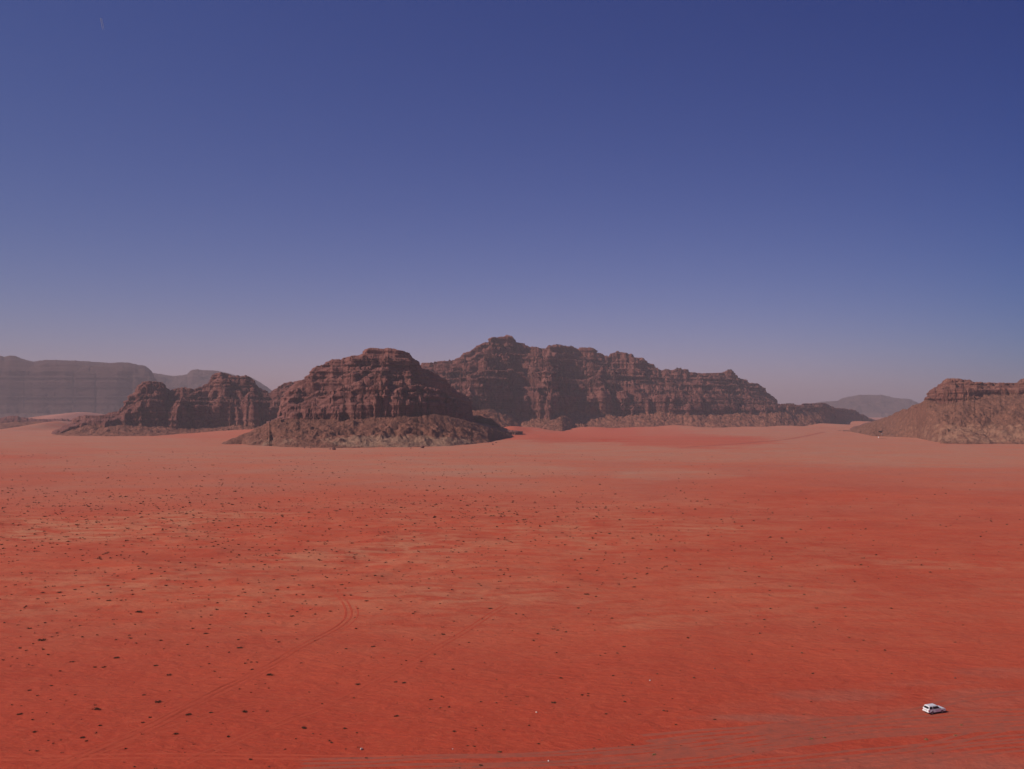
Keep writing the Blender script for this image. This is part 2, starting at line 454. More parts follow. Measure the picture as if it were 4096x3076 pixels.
def massif(name, pxr, dpx, Yr_, ystep, layers, talus, mat, nprof, beds, beds2, prot=3.0, terr=0.6, seed=1,
           rough=1.0, pale=None, label=None, wy=0.4, smooth=False):
    """layers: dict(crest=f(px)->row, Y=f(px) crest distance, foot=f(px)->row, Yf=f(px) cliff-foot distance, tiers, back, but, relief, s)
       talus: dict(base=f(px)->row)   everything is turned into metres before any relief is added"""
    px = np.arange(pxr[0], pxr[1] + dpx, dpx)
    s = (px - 2048) / FOC
    Y = np.arange(Yr_[0], Yr_[1], ystep)
    X2 = s[:, None] * Y[None]; Y2 = np.broadcast_to(Y[None], X2.shape)
    H = np.full(X2.shape, -50.0); RK = np.zeros(X2.shape)
    for li, L in enumerate(layers):
        sd_ = seed * 101 + li * 13
        yc = L['crest'](px)
        jg = L.get('jag', 2.4)
        nj = perlin(px / 11.0, px * 0, sd_ + 50) + 0.6 * perlin(px / 5.0, px * 0, sd_ + 51) + 0.8 * perlin(px / 26.0, px * 0, sd_ + 52)
        yc = yc - jg * (nj if L.get('tiers') == 'soft' else np.round(nj * 2.2) / 2.2)
        Yc = L['Y'](px); yf = L['foot'](px); Yf = L['Yf'](px)
        cone_ = L.get('cone', 0.0) * np.clip(perlin(px / 48.0, px * 0, sd_ + 60) + 0.5 * perlin(px / 17.0, px * 0, sd_ + 61), -0.25, 1.0)
        if L.get('tiers') == 'soft': yc = yc - cone_
        yf = yf - cone_
        Zc = CAM_H + (HZ - yc) * Yc / FOC
        Zf = CAM_H + (HZ - yf) * Yf / FOC
        fn_ = L.get('footn', 0.22)
        Zf00 = (Zf * (1 + 0.7 * fn_ * perlin(s * Yf / (80 * L.get('bs', 1.0)), px * 0 + li, sd_ + 40)))[:, None]
        Zf = Zf * (1 + fn_ * perlin(s * Yf / (70 * L.get('bs', 1.0)), px * 0 + li, sd_ + 40) + 0.5 * fn_ * perlin(s * Yf / (22 * L.get('bs', 1.0)), px * 0 + li, sd_ + 41))
        Zc, Yc, Zf, Yf = (v[:, None] for v in (Zc, Yc, Zf, Yf))
        A = L.get('but', 40.0); q = L.get('bs', 1.0)
        B = A * (1.1 * (ridged(X2 / (170 * q), Y2 / (230 * q), 3, sd_ + 1, 0.45) - 0.42) + L.get('flute', 0.07) * fbm(X2 / (34 * q), Y2 / (60 * q), 4, sd_ + 2))
        f1, f2, cid = worley(X2 / (62 * q) + 0.35 * perlin(X2 / 80, Y2 / 80, sd_), Y2 / (105 * q), sd_ + 3)
        B = B + A * 0.45 * (cid - 0.5) * sstep(0.0, 0.22, f2 - f1) - A * 0.22 * (1 - sstep(0.0, 0.14, f2 - f1))
        Yfw = Yf - B
        t = (Y2 - Yfw) / np.maximum(Yc - Yfw, 20.0)
        t = t + (0.14 * fbm(X2 / (110 * q), Y2 / (90 * q), 3, sd_ + 5) + 0.05 * fbm(X2 / (32 * q), Y2 / (32 * q), 3, sd_ + 6)) * sstep(0.02, 0.2, t) * (1 - sstep(0.8, 1.0, t))
        tx, tp = TIERS[L.get('tiers', 'wall')]
        Pf = np.interp(t, tx, tp)
        back = np.clip((Y2 - Yc) / L.get('back', 300.0), 0, 3)
        Pf = Pf - back ** 1.6
        h = Zf + (Zc - Zf) * Pf
        # rounded domes with joints between
        g1, g2, gid = worley(X2 / (95 * q) + 0.3 * perlin(X2 / 60, Y2 / 60, sd_ + 9), Y2 / (95 * q), sd_ + 7)
        k1, k2, kid = worley(X2 / (38 * q), Y2 / (38 * q), sd_ + 8)
        rel = 0.65 * (np.sqrt(np.clip(1.15 - g1 ** 2, 0, 2)) - 0.75 + 0.5 * (gid - 0.5)) + 0.35 * (np.sqrt(np.clip(1.1 - k1 ** 2, 0, 2)) - 0.75 + 0.5 * (kid - 0.5))
        rel = rel + 0.25 * fbm(X2 / (40 * q), Y2 / (40 * q), 5, sd_ + 10)
        env = sstep(0.0, 0.15, t) * (1 - 0.72 * sstep(0.72, 0.97, t))
        h = h + (Zc - Zf) * L.get('relief', 0.16) * rel * env
        front = sstep(-0.0, 0.004, t)
        # bring the crest of every column back to its measured height
        ang = np.where(Y2 >= Yfw, (h - CAM_H) / Y2, -9)
        mx = ang.max(1); tgt = (HZ - yc) / FOC
        j = ang.argmax(1); Yj = Y[j]; Zfj = Zf[:, 0]
        fac = (CAM_H + tgt * Yj - Zfj) / np.maximum(h[np.arange(len(px)), j] - Zfj, 3.0)
        fac = smooth1(np.clip(fac, 0.2, 2.5), L.get('s', 3))
        h = Zf + (h - Zf) * fac[:, None]
        h = np.where(Y2 < Yfw, -50, h)
        # fade the layer out at its lateral ends
        ok = (Zc - Zf) > 1.0
        h = np.where(ok, h, -50)
        RK = np.where(h > H, 1.0, RK); H = np.maximum(H, h)
        if L.get('skirt', True):
            Zt0 = Zf00
            Yt = talus['Y'](px) if 'Y' in talus else CAM_H * FOC / (talus['base'](px) - HZ); Yt = Yt[:, None]
            wob = 1 + 0.16 * fbm(X2 / (120 * q), Y2 / (400 * q), 3, sd_ + 20)
            span = np.maximum((Yf - Yt) * wob, 15)
            v = (Yfw * 0.5 + Yf * 0.5 - Y2) / span
            zt = Zt0 * (1 - v)
            zt = zt + L.get('gul', 0.16) * Zt0 * np.sin(np.clip(v, 0, 1) * math.pi) * (-0.5 + 0.8 * ridged(X2 / (130 * q) + 0.5 * perlin(X2 / 70, Y2 / 70, 5), Y2 / (150 * q), 2, sd_ + 21) + 0.8 * fbm(X2 / (45 * q), Y2 / (45 * q), 3, sd_ + 24))
            inside = sstep(1.25, 0.9, v)
            zt = np.where(Y2 > Yf + 60 * q, -50, zt)
            zt = np.minimum(zt, Zt0 * 1.04 + 2)
            rr = rough * (2.2 * fbm(X2 / 14, Y2 / 14, 4, sd_ + 22, 0.7) + 2.0 * fbm(X2 / 45, Y2 / 45, 3, sd_ + 23))
            zt = zt + rr * inside
            zt = np.where(v > 1.0, zt - (v - 1.0) * 40, zt)
            RK = np.where(zt > H, 0.0, RK); H = np.maximum(H, zt)
    H = np.maximum(H, -8.0)
    rockm = sstep(0.5, 0.9, RK)
    zw = H + 9.0 * perlin(X2 / 240, Y2 / 240, seed + 70) + 2.5 * perlin(X2 / 50, Y2 / 50, seed + 74)
    kt_ = terr * (0.55 + 0.6 * np.clip(0.5 + 1.2 * perlin(X2 / 130, Y2 / 130, seed + 75), 0, 1))
    Ht = terrace(zw, beds, kt_) - (zw - H)
    H = H + (Ht - H) * rockm
    # resample each column along its profile so that cliffs get enough points
    dz = np.abs(np.diff(H, axis=1)); dy = np.full_like(dz, ystep)
    vis = np.where(Y2[:, 1:] < (layers[0]['Y'](px)[:, None] + 60), 1.0, 0.12)
    w = (dz * 1.0 + dy * wy) * vis
    wsm = w
    cum = np.concatenate([np.zeros((len(px), 1)), np.cumsum(wsm, 1)], 1)
    cum /= cum[:, -1:]
    tt = np.linspace(0, 1, nprof)
    Yo = np.empty((len(px), nprof)); Zo = np.empty_like(Yo); Rk = np.empty_like(Yo)
    gX = np.gradient(H, axis=0) / np.maximum(np.gradient(X2, axis=0), 1e-3)
    gY = np.gradient(H, axis=1) / ystep
    GXo = np.empty_like(Yo); GYo = np.empty_like(Yo)
    for i in range(len(px)):
        Yo[i] = np.interp(tt, cum[i], Y); Zo[i] = np.interp(Yo[i], Y, H[i]); Rk[i] = np.interp(Yo[i], Y, RK[i])
        GXo[i] = np.interp(Yo[i], Y, gX[i]); GYo[i] = np.interp(Yo[i], Y, gY[i])
    Xo = s[:, None] * Yo
    gl = np.hypot(GXo, GYo) + 1e-6
    nx, ny = -GXo / gl, -GYo / gl
    steep = gl / (1 + gl)
    zz = Zo + 2.0 * perlin(Xo / 120, Yo / 120, seed + 71) + 0.8 * perlin(Xo / 15, Yo / 15, seed + 72)
    pm_ = 0.65 + 0.8 * np.clip(0.5 + 1.6 * perlin(Xo / 110, Yo / 110 + Zo / 90, seed + 76), 0, 1)
    d = prot * pm_ * steep * Rk * (protr(zz, beds2) + 0.6 * fbm(Xo / 14 + Zo / 30, Yo / 14 + Zo / 11, 4, seed + 73, 0.65))
    Xo = Xo + nx * d; Yo = Yo + ny * d
    pl = np.zeros_like(Xo) if pale is None else pale(2048 + FOC * Xo / Yo, HZ - (Zo - CAM_H) * FOC / Yo, Xo, Yo)
    me = grid_mesh(name, np.stack([Xo, Yo, Zo], -1), dict(rock=Rk, pale=pl * (1 - Rk)))
    if me.polygons[len(me.polygons) // 3].normal.z < 0: me.flip_normals()
    o = link(name, me, mat, kind='structure', label=label, smooth=smooth)
    return o

M_ROCK = rock_material('sandstone_rock', (0.135, 0.043, 0.032), (0.195, 0.066, 0.050), (0.28, 0.108, 0.082), (0.240, 0.088, 0.053), (0.30, 0.165, 0.11), 1.0)
M_ROCKN = rock_material('sandstone_rock_near', (0.150, 0.052, 0.040), (0.205, 0.074, 0.057), (0.29, 0.118, 0.092), (0.180, 0.070, 0.044), (0.27, 0.145, 0.092), 1.9)
M_ROCKR = rock_material('sandstone_rock_right', (0.125, 0.044, 0.031), (0.215, 0.080, 0.056), (0.33, 0.145, 0.100), (0.190, 0.078, 0.048), (0.29, 0.140, 0.086), 1.9, 0.5)
M_ROCKF = rock_material('far_rock', (0.070, 0.030, 0.027), (0.085, 0.038, 0.032), (0.11, 0.052, 0.042), (0.12, 0.058, 0.045), (0.2, 0.12, 0.09), 0.4, 0.15)

bedsA = bedfun(3, 9, 38); bedsA2 = bedfun(4, 4, 16)
bedsB = bedfun(5, 5, 20); bedsB2 = bedfun(6, 2.2, 9)

# --- great central massif behind
BMc = P((1500,1700),(1560,1600),(1600,1500),(1640,1465),(1679,1457),(1688,1449),(1740,1445),(1759,1441),(1816,1438),(1840,1426),(1854,1412),(1888,1395),(1911,1381),(1930,1371),(1949,1366),(1954,1355),(1973,1343),(2015,1339),(2025,1334),(2047,1336),(2057,1350),(2062,1362),(2094,1370),(2114,1382),(2149,1387),(2179,1393),(2194,1382),(2223,1376),(2268,1380),(2293,1384),(2308,1394),(2318,1389),(2373,1389),(2380,1399),(2385,1407),(2403,1410),(2417,1418),(2437,1422),(2442,1413),(2470,1404),(2507,1405),(2514,1414),(2529,1414),(2547,1428),(2567,1426),(2586,1444),(2611,1457),(2644,1479),(2666,1473),(2683,1477),(2706,1471),(2746,1475),(2756,1488),(2815,1491),(2860,1485),(2902,1483),(2910,1476),(2925,1478),(2940,1494),(2950,1506),(2969,1514),(2999,1526),(3031,1530),(3041,1541),(3061,1551),(3068,1569),(3083,1576),(3095,1583),(3103,1600),(3106,1640),(3120,1690),(3600,1700))
BMlow = P((1560,1650),(1640,1590),(1700,1560),(1760,1520),(1850,1500),(1950,1478),(2050,1470),(2120,1500),(2190,1470),(2230,1500),(2330,1515),(2400,1495),(2480,1530),(2560,1540),(2620,1535),(2720,1560),(2850,1558),(2950,1580),(3060,1600),(3120,1615),(3165,1612),(3195,1618),(3215,1613),(3309,1612),(3324,1623),(3339,1631),(3384,1633),(3434,1643),(3453,1656),(3483,1670),(3508,1681),(3560,1700))
BMmid = P((1560,1655),(1700,1500),(1800,1470),(1880,1440),(1960,1415),(2060,1410),(2160,1430),(2260,1432),(2330,1440),(2420,1462),(2500,1470),(2560,1478),(2640,1510),(2740,1520),(2900,1522),(2990,1552),(3050,1580),(3090,1600),(3110,1650),(3130,1700),(3600,1710))
BMlow2 = P((1560,1670),(1700,1640),(1800,1600),(1900,1580),(1980,1560),(2050,1575),(2100,1540),(2150,1545),(2180,1590),(2240,1560),(2290,1590),(2330,1600),(2370,1570),(2420,1600),(2462,1590),(2475,1560),(2505,1555),(2520,1600),(2600,1605),(2640,1590),(2700,1605),(2760,1600),(2800,1620),(2860,1610),(2950,1620),(3050,1630),(3150,1640),(3250,1655),(3300,1680),(3600,1700))
BMft = P((1500,1640),(1880,1636),(2000,1634),(2060,1652),(2124,1656),(2199,1668),(2250,1650),(2330,1641),(2400,1650),(2472,1658),(2560,1645),(2646,1642),(2711,1652),(2790,1646),(2845,1656),(2950,1642),(3050,1648),(3150,1636),(3240,1644),(3300,1640),(3400,1660),(3508,1684),(3560,1700))
BMb = P((1500,1762),(1880,1757),(1950,1748),(2000,1734),(2084,1720),(2199,1728),(2248,1728),(2293,1715),(2447,1718),(2547,1711),(2656,1700),(2746,1713),(2870,1717),(2969,1710),(3105,1710),(3245,1705),(3344,1699),(3444,1690),(3508,1684),(3560,1683))
BMYf = P((1500,2700),(1880,2650),(1950,2700),(2000,2750),(2084,2850),(2200,2800),(2300,2960),(2450,3010),(2800,3070),(3100,3270),(3300,3620),(3450,4300),(3560,5200))
BMYt = P((1500,1715),(1880,1795),(1950,1960),(2000,2300),(2084,2650),(2199,2500),(2248,2520),(2293,2760),(2447,2800),(2656,2840),(2870,2850),(2969,2920),(3105,3050),(3245,3320),(3344,3650),(3444,4250),(3508,5000),(3560,5300))
off = lambda f, d: (lambda x: f(x) + d)
massif('rock_hill', (1560, 3560), 1.8, (2400, 5600), 2.6,
  [dict(crest=BMc, Y=off(BMYf, 500), foot=BMft, Yf=off(BMYf, 260), tiers='wall2', back=420, but=60, relief=0.18, skirt=False, s=3),
   dict(crest=BMmid, Y=off(BMYf, 290), foot=BMft, Yf=off(BMYf, 130), tiers='wall2', back=260, but=85, relief=0.30, skirt=False, s=9),
   dict(crest=BMlow, Y=off(BMYf, 140), foot=BMft, Yf=off(BMYf, 15), tiers='wall', back=150, but=62, relief=0.30, skirt=True, s=9),
   dict(crest=BMlow2, Y=off(BMYf, 45), foot=BMft, Yf=off(BMYf, -5), tiers='dome', back=70, but=42, bs=0.8, relief=0.30, skirt=False, s=5)],
  dict(base=BMb, Y=BMYt), M_ROCK, 430, bedsA, bedsA2, prot=7.0, terr=0.8, seed=3, rough=3.4,
  label='great layered dark red sandstone massif with a knobbed summit in the centre')

# --- front left massif
FMc = P((860,1800),(900,1776),(1000,1736),(1060,1706),(1105,1670),(1125,1600),(1150,1556),(1175,1535),(1190,1523),(1204,1518),(1228,1504),(1237,1495),(1252,1471),(1266,1462),(1285,1460),(1309,1447),(1328,1435),(1366,1436),(1375,1428),(1408,1420),(1437,1419),(1444,1412),(1460,1397),(1479,1385),(1503,1382),(1520,1387),(1546,1383),(1570,1388),(1593,1395),(1617,1402),(1641,1414),(1660,1431),(1674,1442),(1678,1459),(1690,1472),(1722,1482),(1778,1514),(1807,1547),(1850,1575),(1878,1590),(1888,1640),(1900,1700),(2090,1740))
FMlow = P((860,1800),(960,1765),(1060,1710),(1120,1660),(1160,1615),(1200,1600),(1285,1585),(1330,1560),(1389,1542),(1440,1520),(1470,1500),(1503,1490),(1540,1500),(1560,1530),(1607,1514),(1625,1535),(1683,1533),(1700,1545),(1760,1555),(1800,1580),(1845,1605),(1868,1640),(1885,1690),(2090,1730))
FMlow2 = P((860,1800),(960,1770),(1080,1705),(1130,1670),(1180,1640),(1240,1640),(1300,1612),(1360,1620),(1400,1590),(1440,1610),(1480,1600),(1530,1620),(1570,1580),(1650,1590),(1700,1580),(1740,1610),(1800,1625),(1850,1650),(1870,1690),(2090,1720))
FMft = P((860,1786),(900,1773),(960,1752),(1000,1735),(1060,1706),(1110,1684),(1190,1676),(1440,1675),(1570,1668),(1735,1666),(1807,1678),(1890,1698),(1940,1714),(2000,1733),(2040,1744),(2090,1760))
FMb = P((860,1778),(900,1772),(930,1773),(1000,1781),(1140,1788),(1330,1793),(1450,1791),(1600,1791),(1800,1783),(1950,1771),(2000,1758),(2045,1745),(2090,1735))
FMYf = P((860,1500),(1000,1530),(1200,1560),(1500,1560),(1640,1580),(1760,1690),(1880,1960),(1950,2050),(2090,2100))
FMYs = P((860,1500),(1000,1530),(1200,1560),(1500,1560),(1640,1575),(1760,1620),(1880,1690),(1950,1745),(2000,1830),(2090,2010))
def palef(px, py, X, Y):
    a = sstep(1.3, 0.3, ((px - 1560) / 300) ** 2 + ((py - 1765) / 30) ** 2) + sstep(1.3, .3, ((px - 1780) / 140) ** 2 + ((py - 1768) / 20) ** 2)
    a = a + 0.55 * sstep(1.3, 0.3, ((px - 1100) / 120) ** 2 + ((py - 1770) / 22) ** 2)
    return np.clip(a, 0, 1) * 0.78
massif('rock_hill', (860, 2090), 1.6, (1200, 2800), 1.6,
  [dict(crest=FMc, Y=off(FMYf, 350), foot=FMft, Yf=off(FMYf, 235), tiers='wall2', back=260, but=42, bs=0.7, relief=0.16, skirt=False, s=3),
   dict(crest=FMlow, Y=off(FMYf, 130), foot=FMft, Yf=off(FMYf, 15), tiers='wall', back=110, but=40, bs=0.7, relief=0.32, skirt=False, s=7),
   dict(crest=FMlow2, Y=off(FMYf, 45), foot=FMft, Yf=off(FMYf, 2), tiers='dome', back=60, but=26, bs=0.45, relief=0.30, skirt=False, s=5),
   dict(crest=off(FMft, -3), Y=off(FMYs, 30), foot=FMft, Yf=FMYs, tiers='soft', back=900, but=10, bs=0.6, relief=0.02, footn=0.0, jag=0.3, skirt=True, s=21, gul=0.30)],
  dict(base=FMb), M_ROCKN, 430, bedsB, bedsB2, prot=4.2, terr=0.75, seed=7, rough=1.7, pale=palef,
  label='nearer sandstone massif with domed top above a pale rubble slope left of centre')

# --- low massif on the left
M2c = P((160,1760),(179,1742),(230,1715),(278,1693),(298,1670),(338,1655),(393,1659),(413,1654),(447,1648),(467,1645),(490,1628),(502,1603),(517,1578),(542,1566),(552,1544),(572,1526),(597,1524),(627,1525),(656,1531),(661,1544),(679,1561),(701,1554),(716,1547),(746,1547),(776,1556),(796,1546),(835,1531),(840,1514),(855,1494),(885,1484),(905,1488),(925,1501),(960,1503),(985,1500),(999,1506),(1017,1519),(1029,1544),(1059,1559),(1079,1569),(1095,1559),(1119,1542),(1142,1530),(1190,1523),(1240,1515),(1300,1500),(1360,1520),(1400,1600),(1440,1700))
M2low = P((160,1770),(280,1700),(350,1680),(450,1672),(500,1640),(540,1610),(600,1590),(650,1600),(680,1630),(720,1590),(760,1580),(800,1600),(850,1610),(880,1580),(930,1590),(965,1600),(990,1570),(1030,1580),(1080,1610),(1130,1590),(1200,1600),(1440,1700))
M2ft = P((160,1765),(278,1712),(340,1695),(500,1694),(600,1697),(700,1703),(800,1700),(900,1690),(1000,1684),(1100,1680),(1440,1690))
M2b = P((160,1742),(210,1741),(300,1744),(500,1745),(600,1743),(696,1739),(815,1736),(920,1735),(1440,1735))
M2Yf = P((160,2130),(300,2230),(500,2240),(700,2330),(900,2400),(1440,2420))
massif('rock_hill', (160, 1440), 1.8, (1950, 3400), 2.2,
  [dict(crest=M2c, Y=off(M2Yf, 220), foot=M2ft, Yf=off(M2Yf, 40), tiers='wall2', back=220, but=60, bs=0.7, relief=0.24, skirt=True, s=3),
   dict(crest=M2low, Y=off(M2Yf, 70), foot=M2ft, Yf=off(M2Yf, -15), tiers='dome', back=80, but=40, bs=0.6, relief=0.3, skirt=False, s=5)],
  dict(base=M2b), M_ROCK, 330, bedsB, bedsB2, prot=4.8, terr=0.75, seed=12, rough=2.0,
  label='low craggy sandstone hill of three towers on the left')

# --- right hill with a layered cap over a long rubble skirt
RHc = P((3330,1800),(3640,1700),(3690,1640),(3700,1612),(3705,1593),(3710,1573),(3722,1559),(3737,1546),(3752,1543),(3764,1534),(3777,1519),(3787,1511),(3811,1509),(3836,1511),(3844,1516),(3881,1519),(3896,1526),(3931,1528),(3990,1530),(4060,1529),(4080,1519),(4096,1511),(4140,1492),(4250,1480),(4400,1500),(4600,1560))
RHft = P((3330,1724),(3394,1722),(3450,1703),(3513,1684),(3568,1665),(3618,1644),(3662,1628),(3705,1608),(3772,1614),(3841,1601),(3941,1590),(4096,1580),(4400,1570),(4600,1600))
RHb = P((3330,1722),(3394,1726),(3493,1744),(3667,1752),(3767,1773),(3866,1776),(4096,1778),(4600,1770))
RHYf = P((3330,2700),(3394,2560),(3513,2250),(3618,2000),(3705,1850),(3841,1800),(4096,1790),(4600,1850))
def paler(px, py, X, Y):
    a = 0.62 * sstep(1680, 1715, py) * sstep(3560, 3680, px) + 0.35 * sstep(1655, 1690, py) * sstep(3700, 3800, px)
    a = a + 0.4 * sstep(1.3, .3, ((px - 4060) / 90) ** 2 + ((py - 1735) / 22) ** 2)
    return np.clip(a, 0, 1) * (1 - 0.7 * sstep(1762, 1776, py)) * 0.62
massif('rock_hill', (3330, 4600), 2.0, (1350, 3000), 1.8,
  [dict(crest=RHc, Y=off(RHYf, 110), foot=RHft, Yf=off(RHYf, 5), tiers='wall', back=170, but=30, bs=0.42, relief=0.16, footn=0.05, skirt=False, s=3),
   dict(crest=off(RHft, -1.0), Y=off(RHYf, 25), foot=off(RHft, 2), Yf=off(RHYf, 0), tiers='soft', back=600, but=8, bs=0.5, relief=0.02, footn=0.0, jag=0.6, skirt=True, s=9, gul=0.18)],
  dict(base=RHb), M_ROCKR, 400, bedsB, bedsB2, prot=4.6, terr=0.8, seed=19, rough=2.6, pale=paler, wy=0.6,
  label='sandstone capped hill with a long rubble skirt at the right edge')

# --- far mesa on the left, the ridge beside it, the foothills and the far hill in the gap
MSc = P((-500,1400),(-120,1410),(0,1422),(17,1427),(40,1421),(62,1424),(85,1432),(134,1444),(179,1437),(244,1438),(298,1441),(358,1444),(438,1451),(472,1448),(517,1449),(552,1459),(579,1462),(597,1474),(606,1490),(640,1540),(680,1620),(720,1700))
massif('mountain', (-500, 720), 3.0, (5200, 8600), 9.0,
  [dict(crest=MSc, Y=P((0,6600)), foot=P((0,1655)), Yf=P((0,6000)), tiers='slab', back=1500, but=40, bs=4.5, relief=0.03, flute=0.02, jag=1.0, footn=0.0, skirt=True, s=3)],
  dict(base=P((0,1684))), M_ROCKF, 200, bedfun(21, 20, 90), bedfun(22, 10, 30), prot=8, terr=0.2, seed=23, rough=3,
  label='long flat topped mesa fading into haze on the far left')
R2c = P((470,1700),(490,1626),(510,1580),(530,1545),(552,1512),(580,1500),(604,1488),(626,1494),(671,1499),(689,1501),(731,1498),(751,1496),(766,1479),(790,1474),(810,1481),(820,1479),(845,1480),(870,1483),(930,1496),(945,1501),(1014,1514),(1044,1531),(1084,1559),(1094,1564),(1120,1590),(1180,1640),(1250,1690))
massif('mountain', (470, 1250), 3.0, (7000, 10500), 9.0,
  [dict(crest=R2c, Y=P((0,8400)), foot=P((0,1655)), Yf=P((0,7700)), tiers='soft', back=1500, but=120, bs=2.8, relief=0.14, flute=0.05, jag=1.2, footn=0.0, skirt=True, s=3)],
  dict(base=P((0,1676))), M_ROCKF, 170, bedfun(25, 20, 90), bedfun(26, 10, 30), prot=9, terr=0.3, seed=27, rough=3,
  label='pale round shouldered mountain ridge behind the left towers')
F0c = P((-300,1672),(0,1672),(30,1664),(60,1662),(85,1668),(120,1673),(180,1676),(250,1674),(290,1680),(330,1700),(350,1720))
massif('rock_hill', (-300, 350), 2.5, (2550, 3700), 3.0,
  [dict(crest=F0c, Y=P((0,3150)), foot=P((0,1692),(250,1690),(350,1720)), Yf=P((0,2950)), tiers='wall', back=250, but=45, bs=0.9, relief=0.16, skirt=True, s=3)],
  dict(base=P((-300,1725),(0,1722),(150,1715),(214,1706),(350,1712))), M_ROCK, 160, bedsB, bedsB2, prot=3, terr=0.6, seed=31, rough=1.4,
  label='low broken rock shelf at the left edge below the mesa')
FHc = P((3200,1655),(3255,1612),(3290,1606),(3319,1604),(3354,1602),(3366,1591),(3389,1587),(3409,1584),(3434,1577),(3523,1578),(3548,1583),(3573,1589),(3637,1594),(3662,1606),(3687,1616),(3750,1632),(3850,1650),(3950,1668))
massif('mountain', (3200, 3950), 3.0, (8600, 12200), 11.0,
  [dict(crest=FHc, Y=P((0,10600)), foot=P((0,1652)), Yf=P((0,9700)), tiers='soft', back=1400, but=150, bs=3.0, relief=0.14, flute=0.05, jag=1.2, footn=0.0, skirt=True, s=3)],
  dict(base=P((0,1670))), M_ROCKF, 150, bedfun(35, 20, 90), bedfun(36, 10, 30), prot=9, terr=0.4, seed=37, rough=3,
  label='pale far hill seen through the gap on the right')
#@@BEGIN
# ---------------------------------------------------------------- tyre tracks (ruts pressed into the sand with low berms)
def track_material(name, col, col2):
    k = NT(name)
    p = k.pos()
    f = k.noise(k.vmul(p, (0.5, 0.5, 0.5)), 1.0, 5, 0.65)
    k.base(k.mix(k.rng(f, 0.35, 0.65), col, col2))
    k.b.inputs['Roughness'].default_value = 0.97
    k.b.inputs['Specular IOR Level'].default_value = 0.1
    k.bump(k.noise(k.vmul(p, (4, 4, 4)), 1.0, 3, 0.6), 0.05, 0.5)
    return k.m
M_TRACK = track_material('pressed_sand', (0.42, 0.060, 0.030), (0.48, 0.082, 0.040))
M_TRACKG = track_material('pressed_gravel_sand', (0.29, 0.078, 0.050), (0.40, 0.084, 0.048))

def px_path(pts, step=1.0):
    w = np.array([px2w(a, b) for a, b in pts])
    d = np.concatenate([[0], np.cumsum(np.hypot(*np.diff(w, axis=0).T))])
    n = max(8, int(d[-1] / step))
    t = np.linspace(0, d[-1], n)
    x = np.interp(t, d, w[:, 0]); y = np.interp(t, d, w[:, 1])
    for _ in range(3):
        k = np.hanning(13)[1:-1]; k /= k.sum()
        xp = np.pad(x, 5, mode='reflect', reflect_type='odd'); yp = np.pad(y, 5, mode='reflect', reflect_type='odd')
        x = np.convolve(xp, k, 'valid'); y = np.convolve(yp, k, 'valid')
    return x, y, t

def tracks(name, pts, offsets, mat, label, w=0.34, berm=0.07, seed=0, wob=0.25, fade=(0.06, 0.06)):
    x, y, t = px_path(pts)
    tx = np.gradient(x); ty = np.gradient(y); l = np.hypot(tx, ty); nx, ny = -ty / l, tx / l
    u = t / t[-1]
    prof = [(-1.15, -0.02), (-0.75, 0.75), (-0.55, 1.0), (-0.36, 0.25), (0.36, 0.22), (0.55, 0.95), (0.75, 0.7), (1.15, -0.02)]
    VV, QQ, base = [], [], 0
    for k, o in enumerate(offsets):
        off_ = o + wob * perlin(t / 22.0, t * 0 + seed + k * 3.3, seed + k)
        f = sstep(0, fade[0], u) * sstep(0, fade[1], 1 - u) * (0.65 + 0.5 * np.clip(perlin(t / 9.0, t * 0 + k * 7.7, seed + 50) + 0.4, 0, 1))
        P_ = []
        for (a, h) in prof:
            px_ = x + nx * (off_ + a * w); py_ = y + ny * (off_ + a * w)
            P_.append(np.stack([px_, py_, gz(px_, py_) + 0.012 + h * berm * 0.62 * f - (1 - f) * 0.03 + 0.01 * perlin(t / 1.7, t * 0 + a * 9, seed + k)], -1))
        V = np.stack(P_, 1); n, m = V.shape[:2]
        idx = np.arange(n * m).reshape(n, m) + base; base += n * m
        QQ.append(np.stack([idx[:-1, :-1], idx[:-1, 1:], idx[1:, 1:], idx[1:, :-1]], -1).reshape(-1, 4)); VV.append(V.reshape(-1, 3))
    me = fill_mesh(bpy.data.meshes.new(name), np.concatenate(VV), np.concatenate(QQ))
    if sum(p.normal.z for p in me.polygons[:200]) < 0: me.flip_normals()
    return link(name, me, mat, kind='structure', label=label)

T1 = [(60,3125),(190,3075),(354,3021),(506,2951),(633,2894),(759,2824),(886,2754),(1013,2688),(1108,2640),(1171,2598),(1266,2555),(1342,2513),(1380,2487),(1396,2468),(1396,2440),(1383,2414),(1356,2388),(1340,2368),(1338,2350),(1341,2322)]
tracks('tyre_track', T1, (-0.85, 0.85), M_TRACK, 'double wheel track winding away through the red sand on the left', seed=1, berm=0.10, w=0.30, fade=(0.06, 0.35))
T1b = [(200,3085),(400,3012),(560,2940),(700,2868),(850,2786),(1000,2702),(1108,2648)]
tracks('tyre_track', T1b, (-1.3, 0.6), M_TRACK, 'second pair of ruts beside the winding wheel track', seed=2, w=0.28)
tracks('tyre_track', [(1330,2530),(1366,2500),(1400,2478),(1412,2452),(1400,2428),(1380,2408)], (-1.9, 1.6), M_TRACK, 'extra wheel ruts in the bend of the track', seed=3, w=0.22, fade=(0.3, 0.4))
tracks('tyre_track', [(380,3020),(570,2957),(728,2906),(886,2846),(981,2820),(1070,2811)], (-0.8, 0.8), M_TRACK, 'faint wheel track branching right from the winding track', seed=4, w=0.25, berm=0.06)
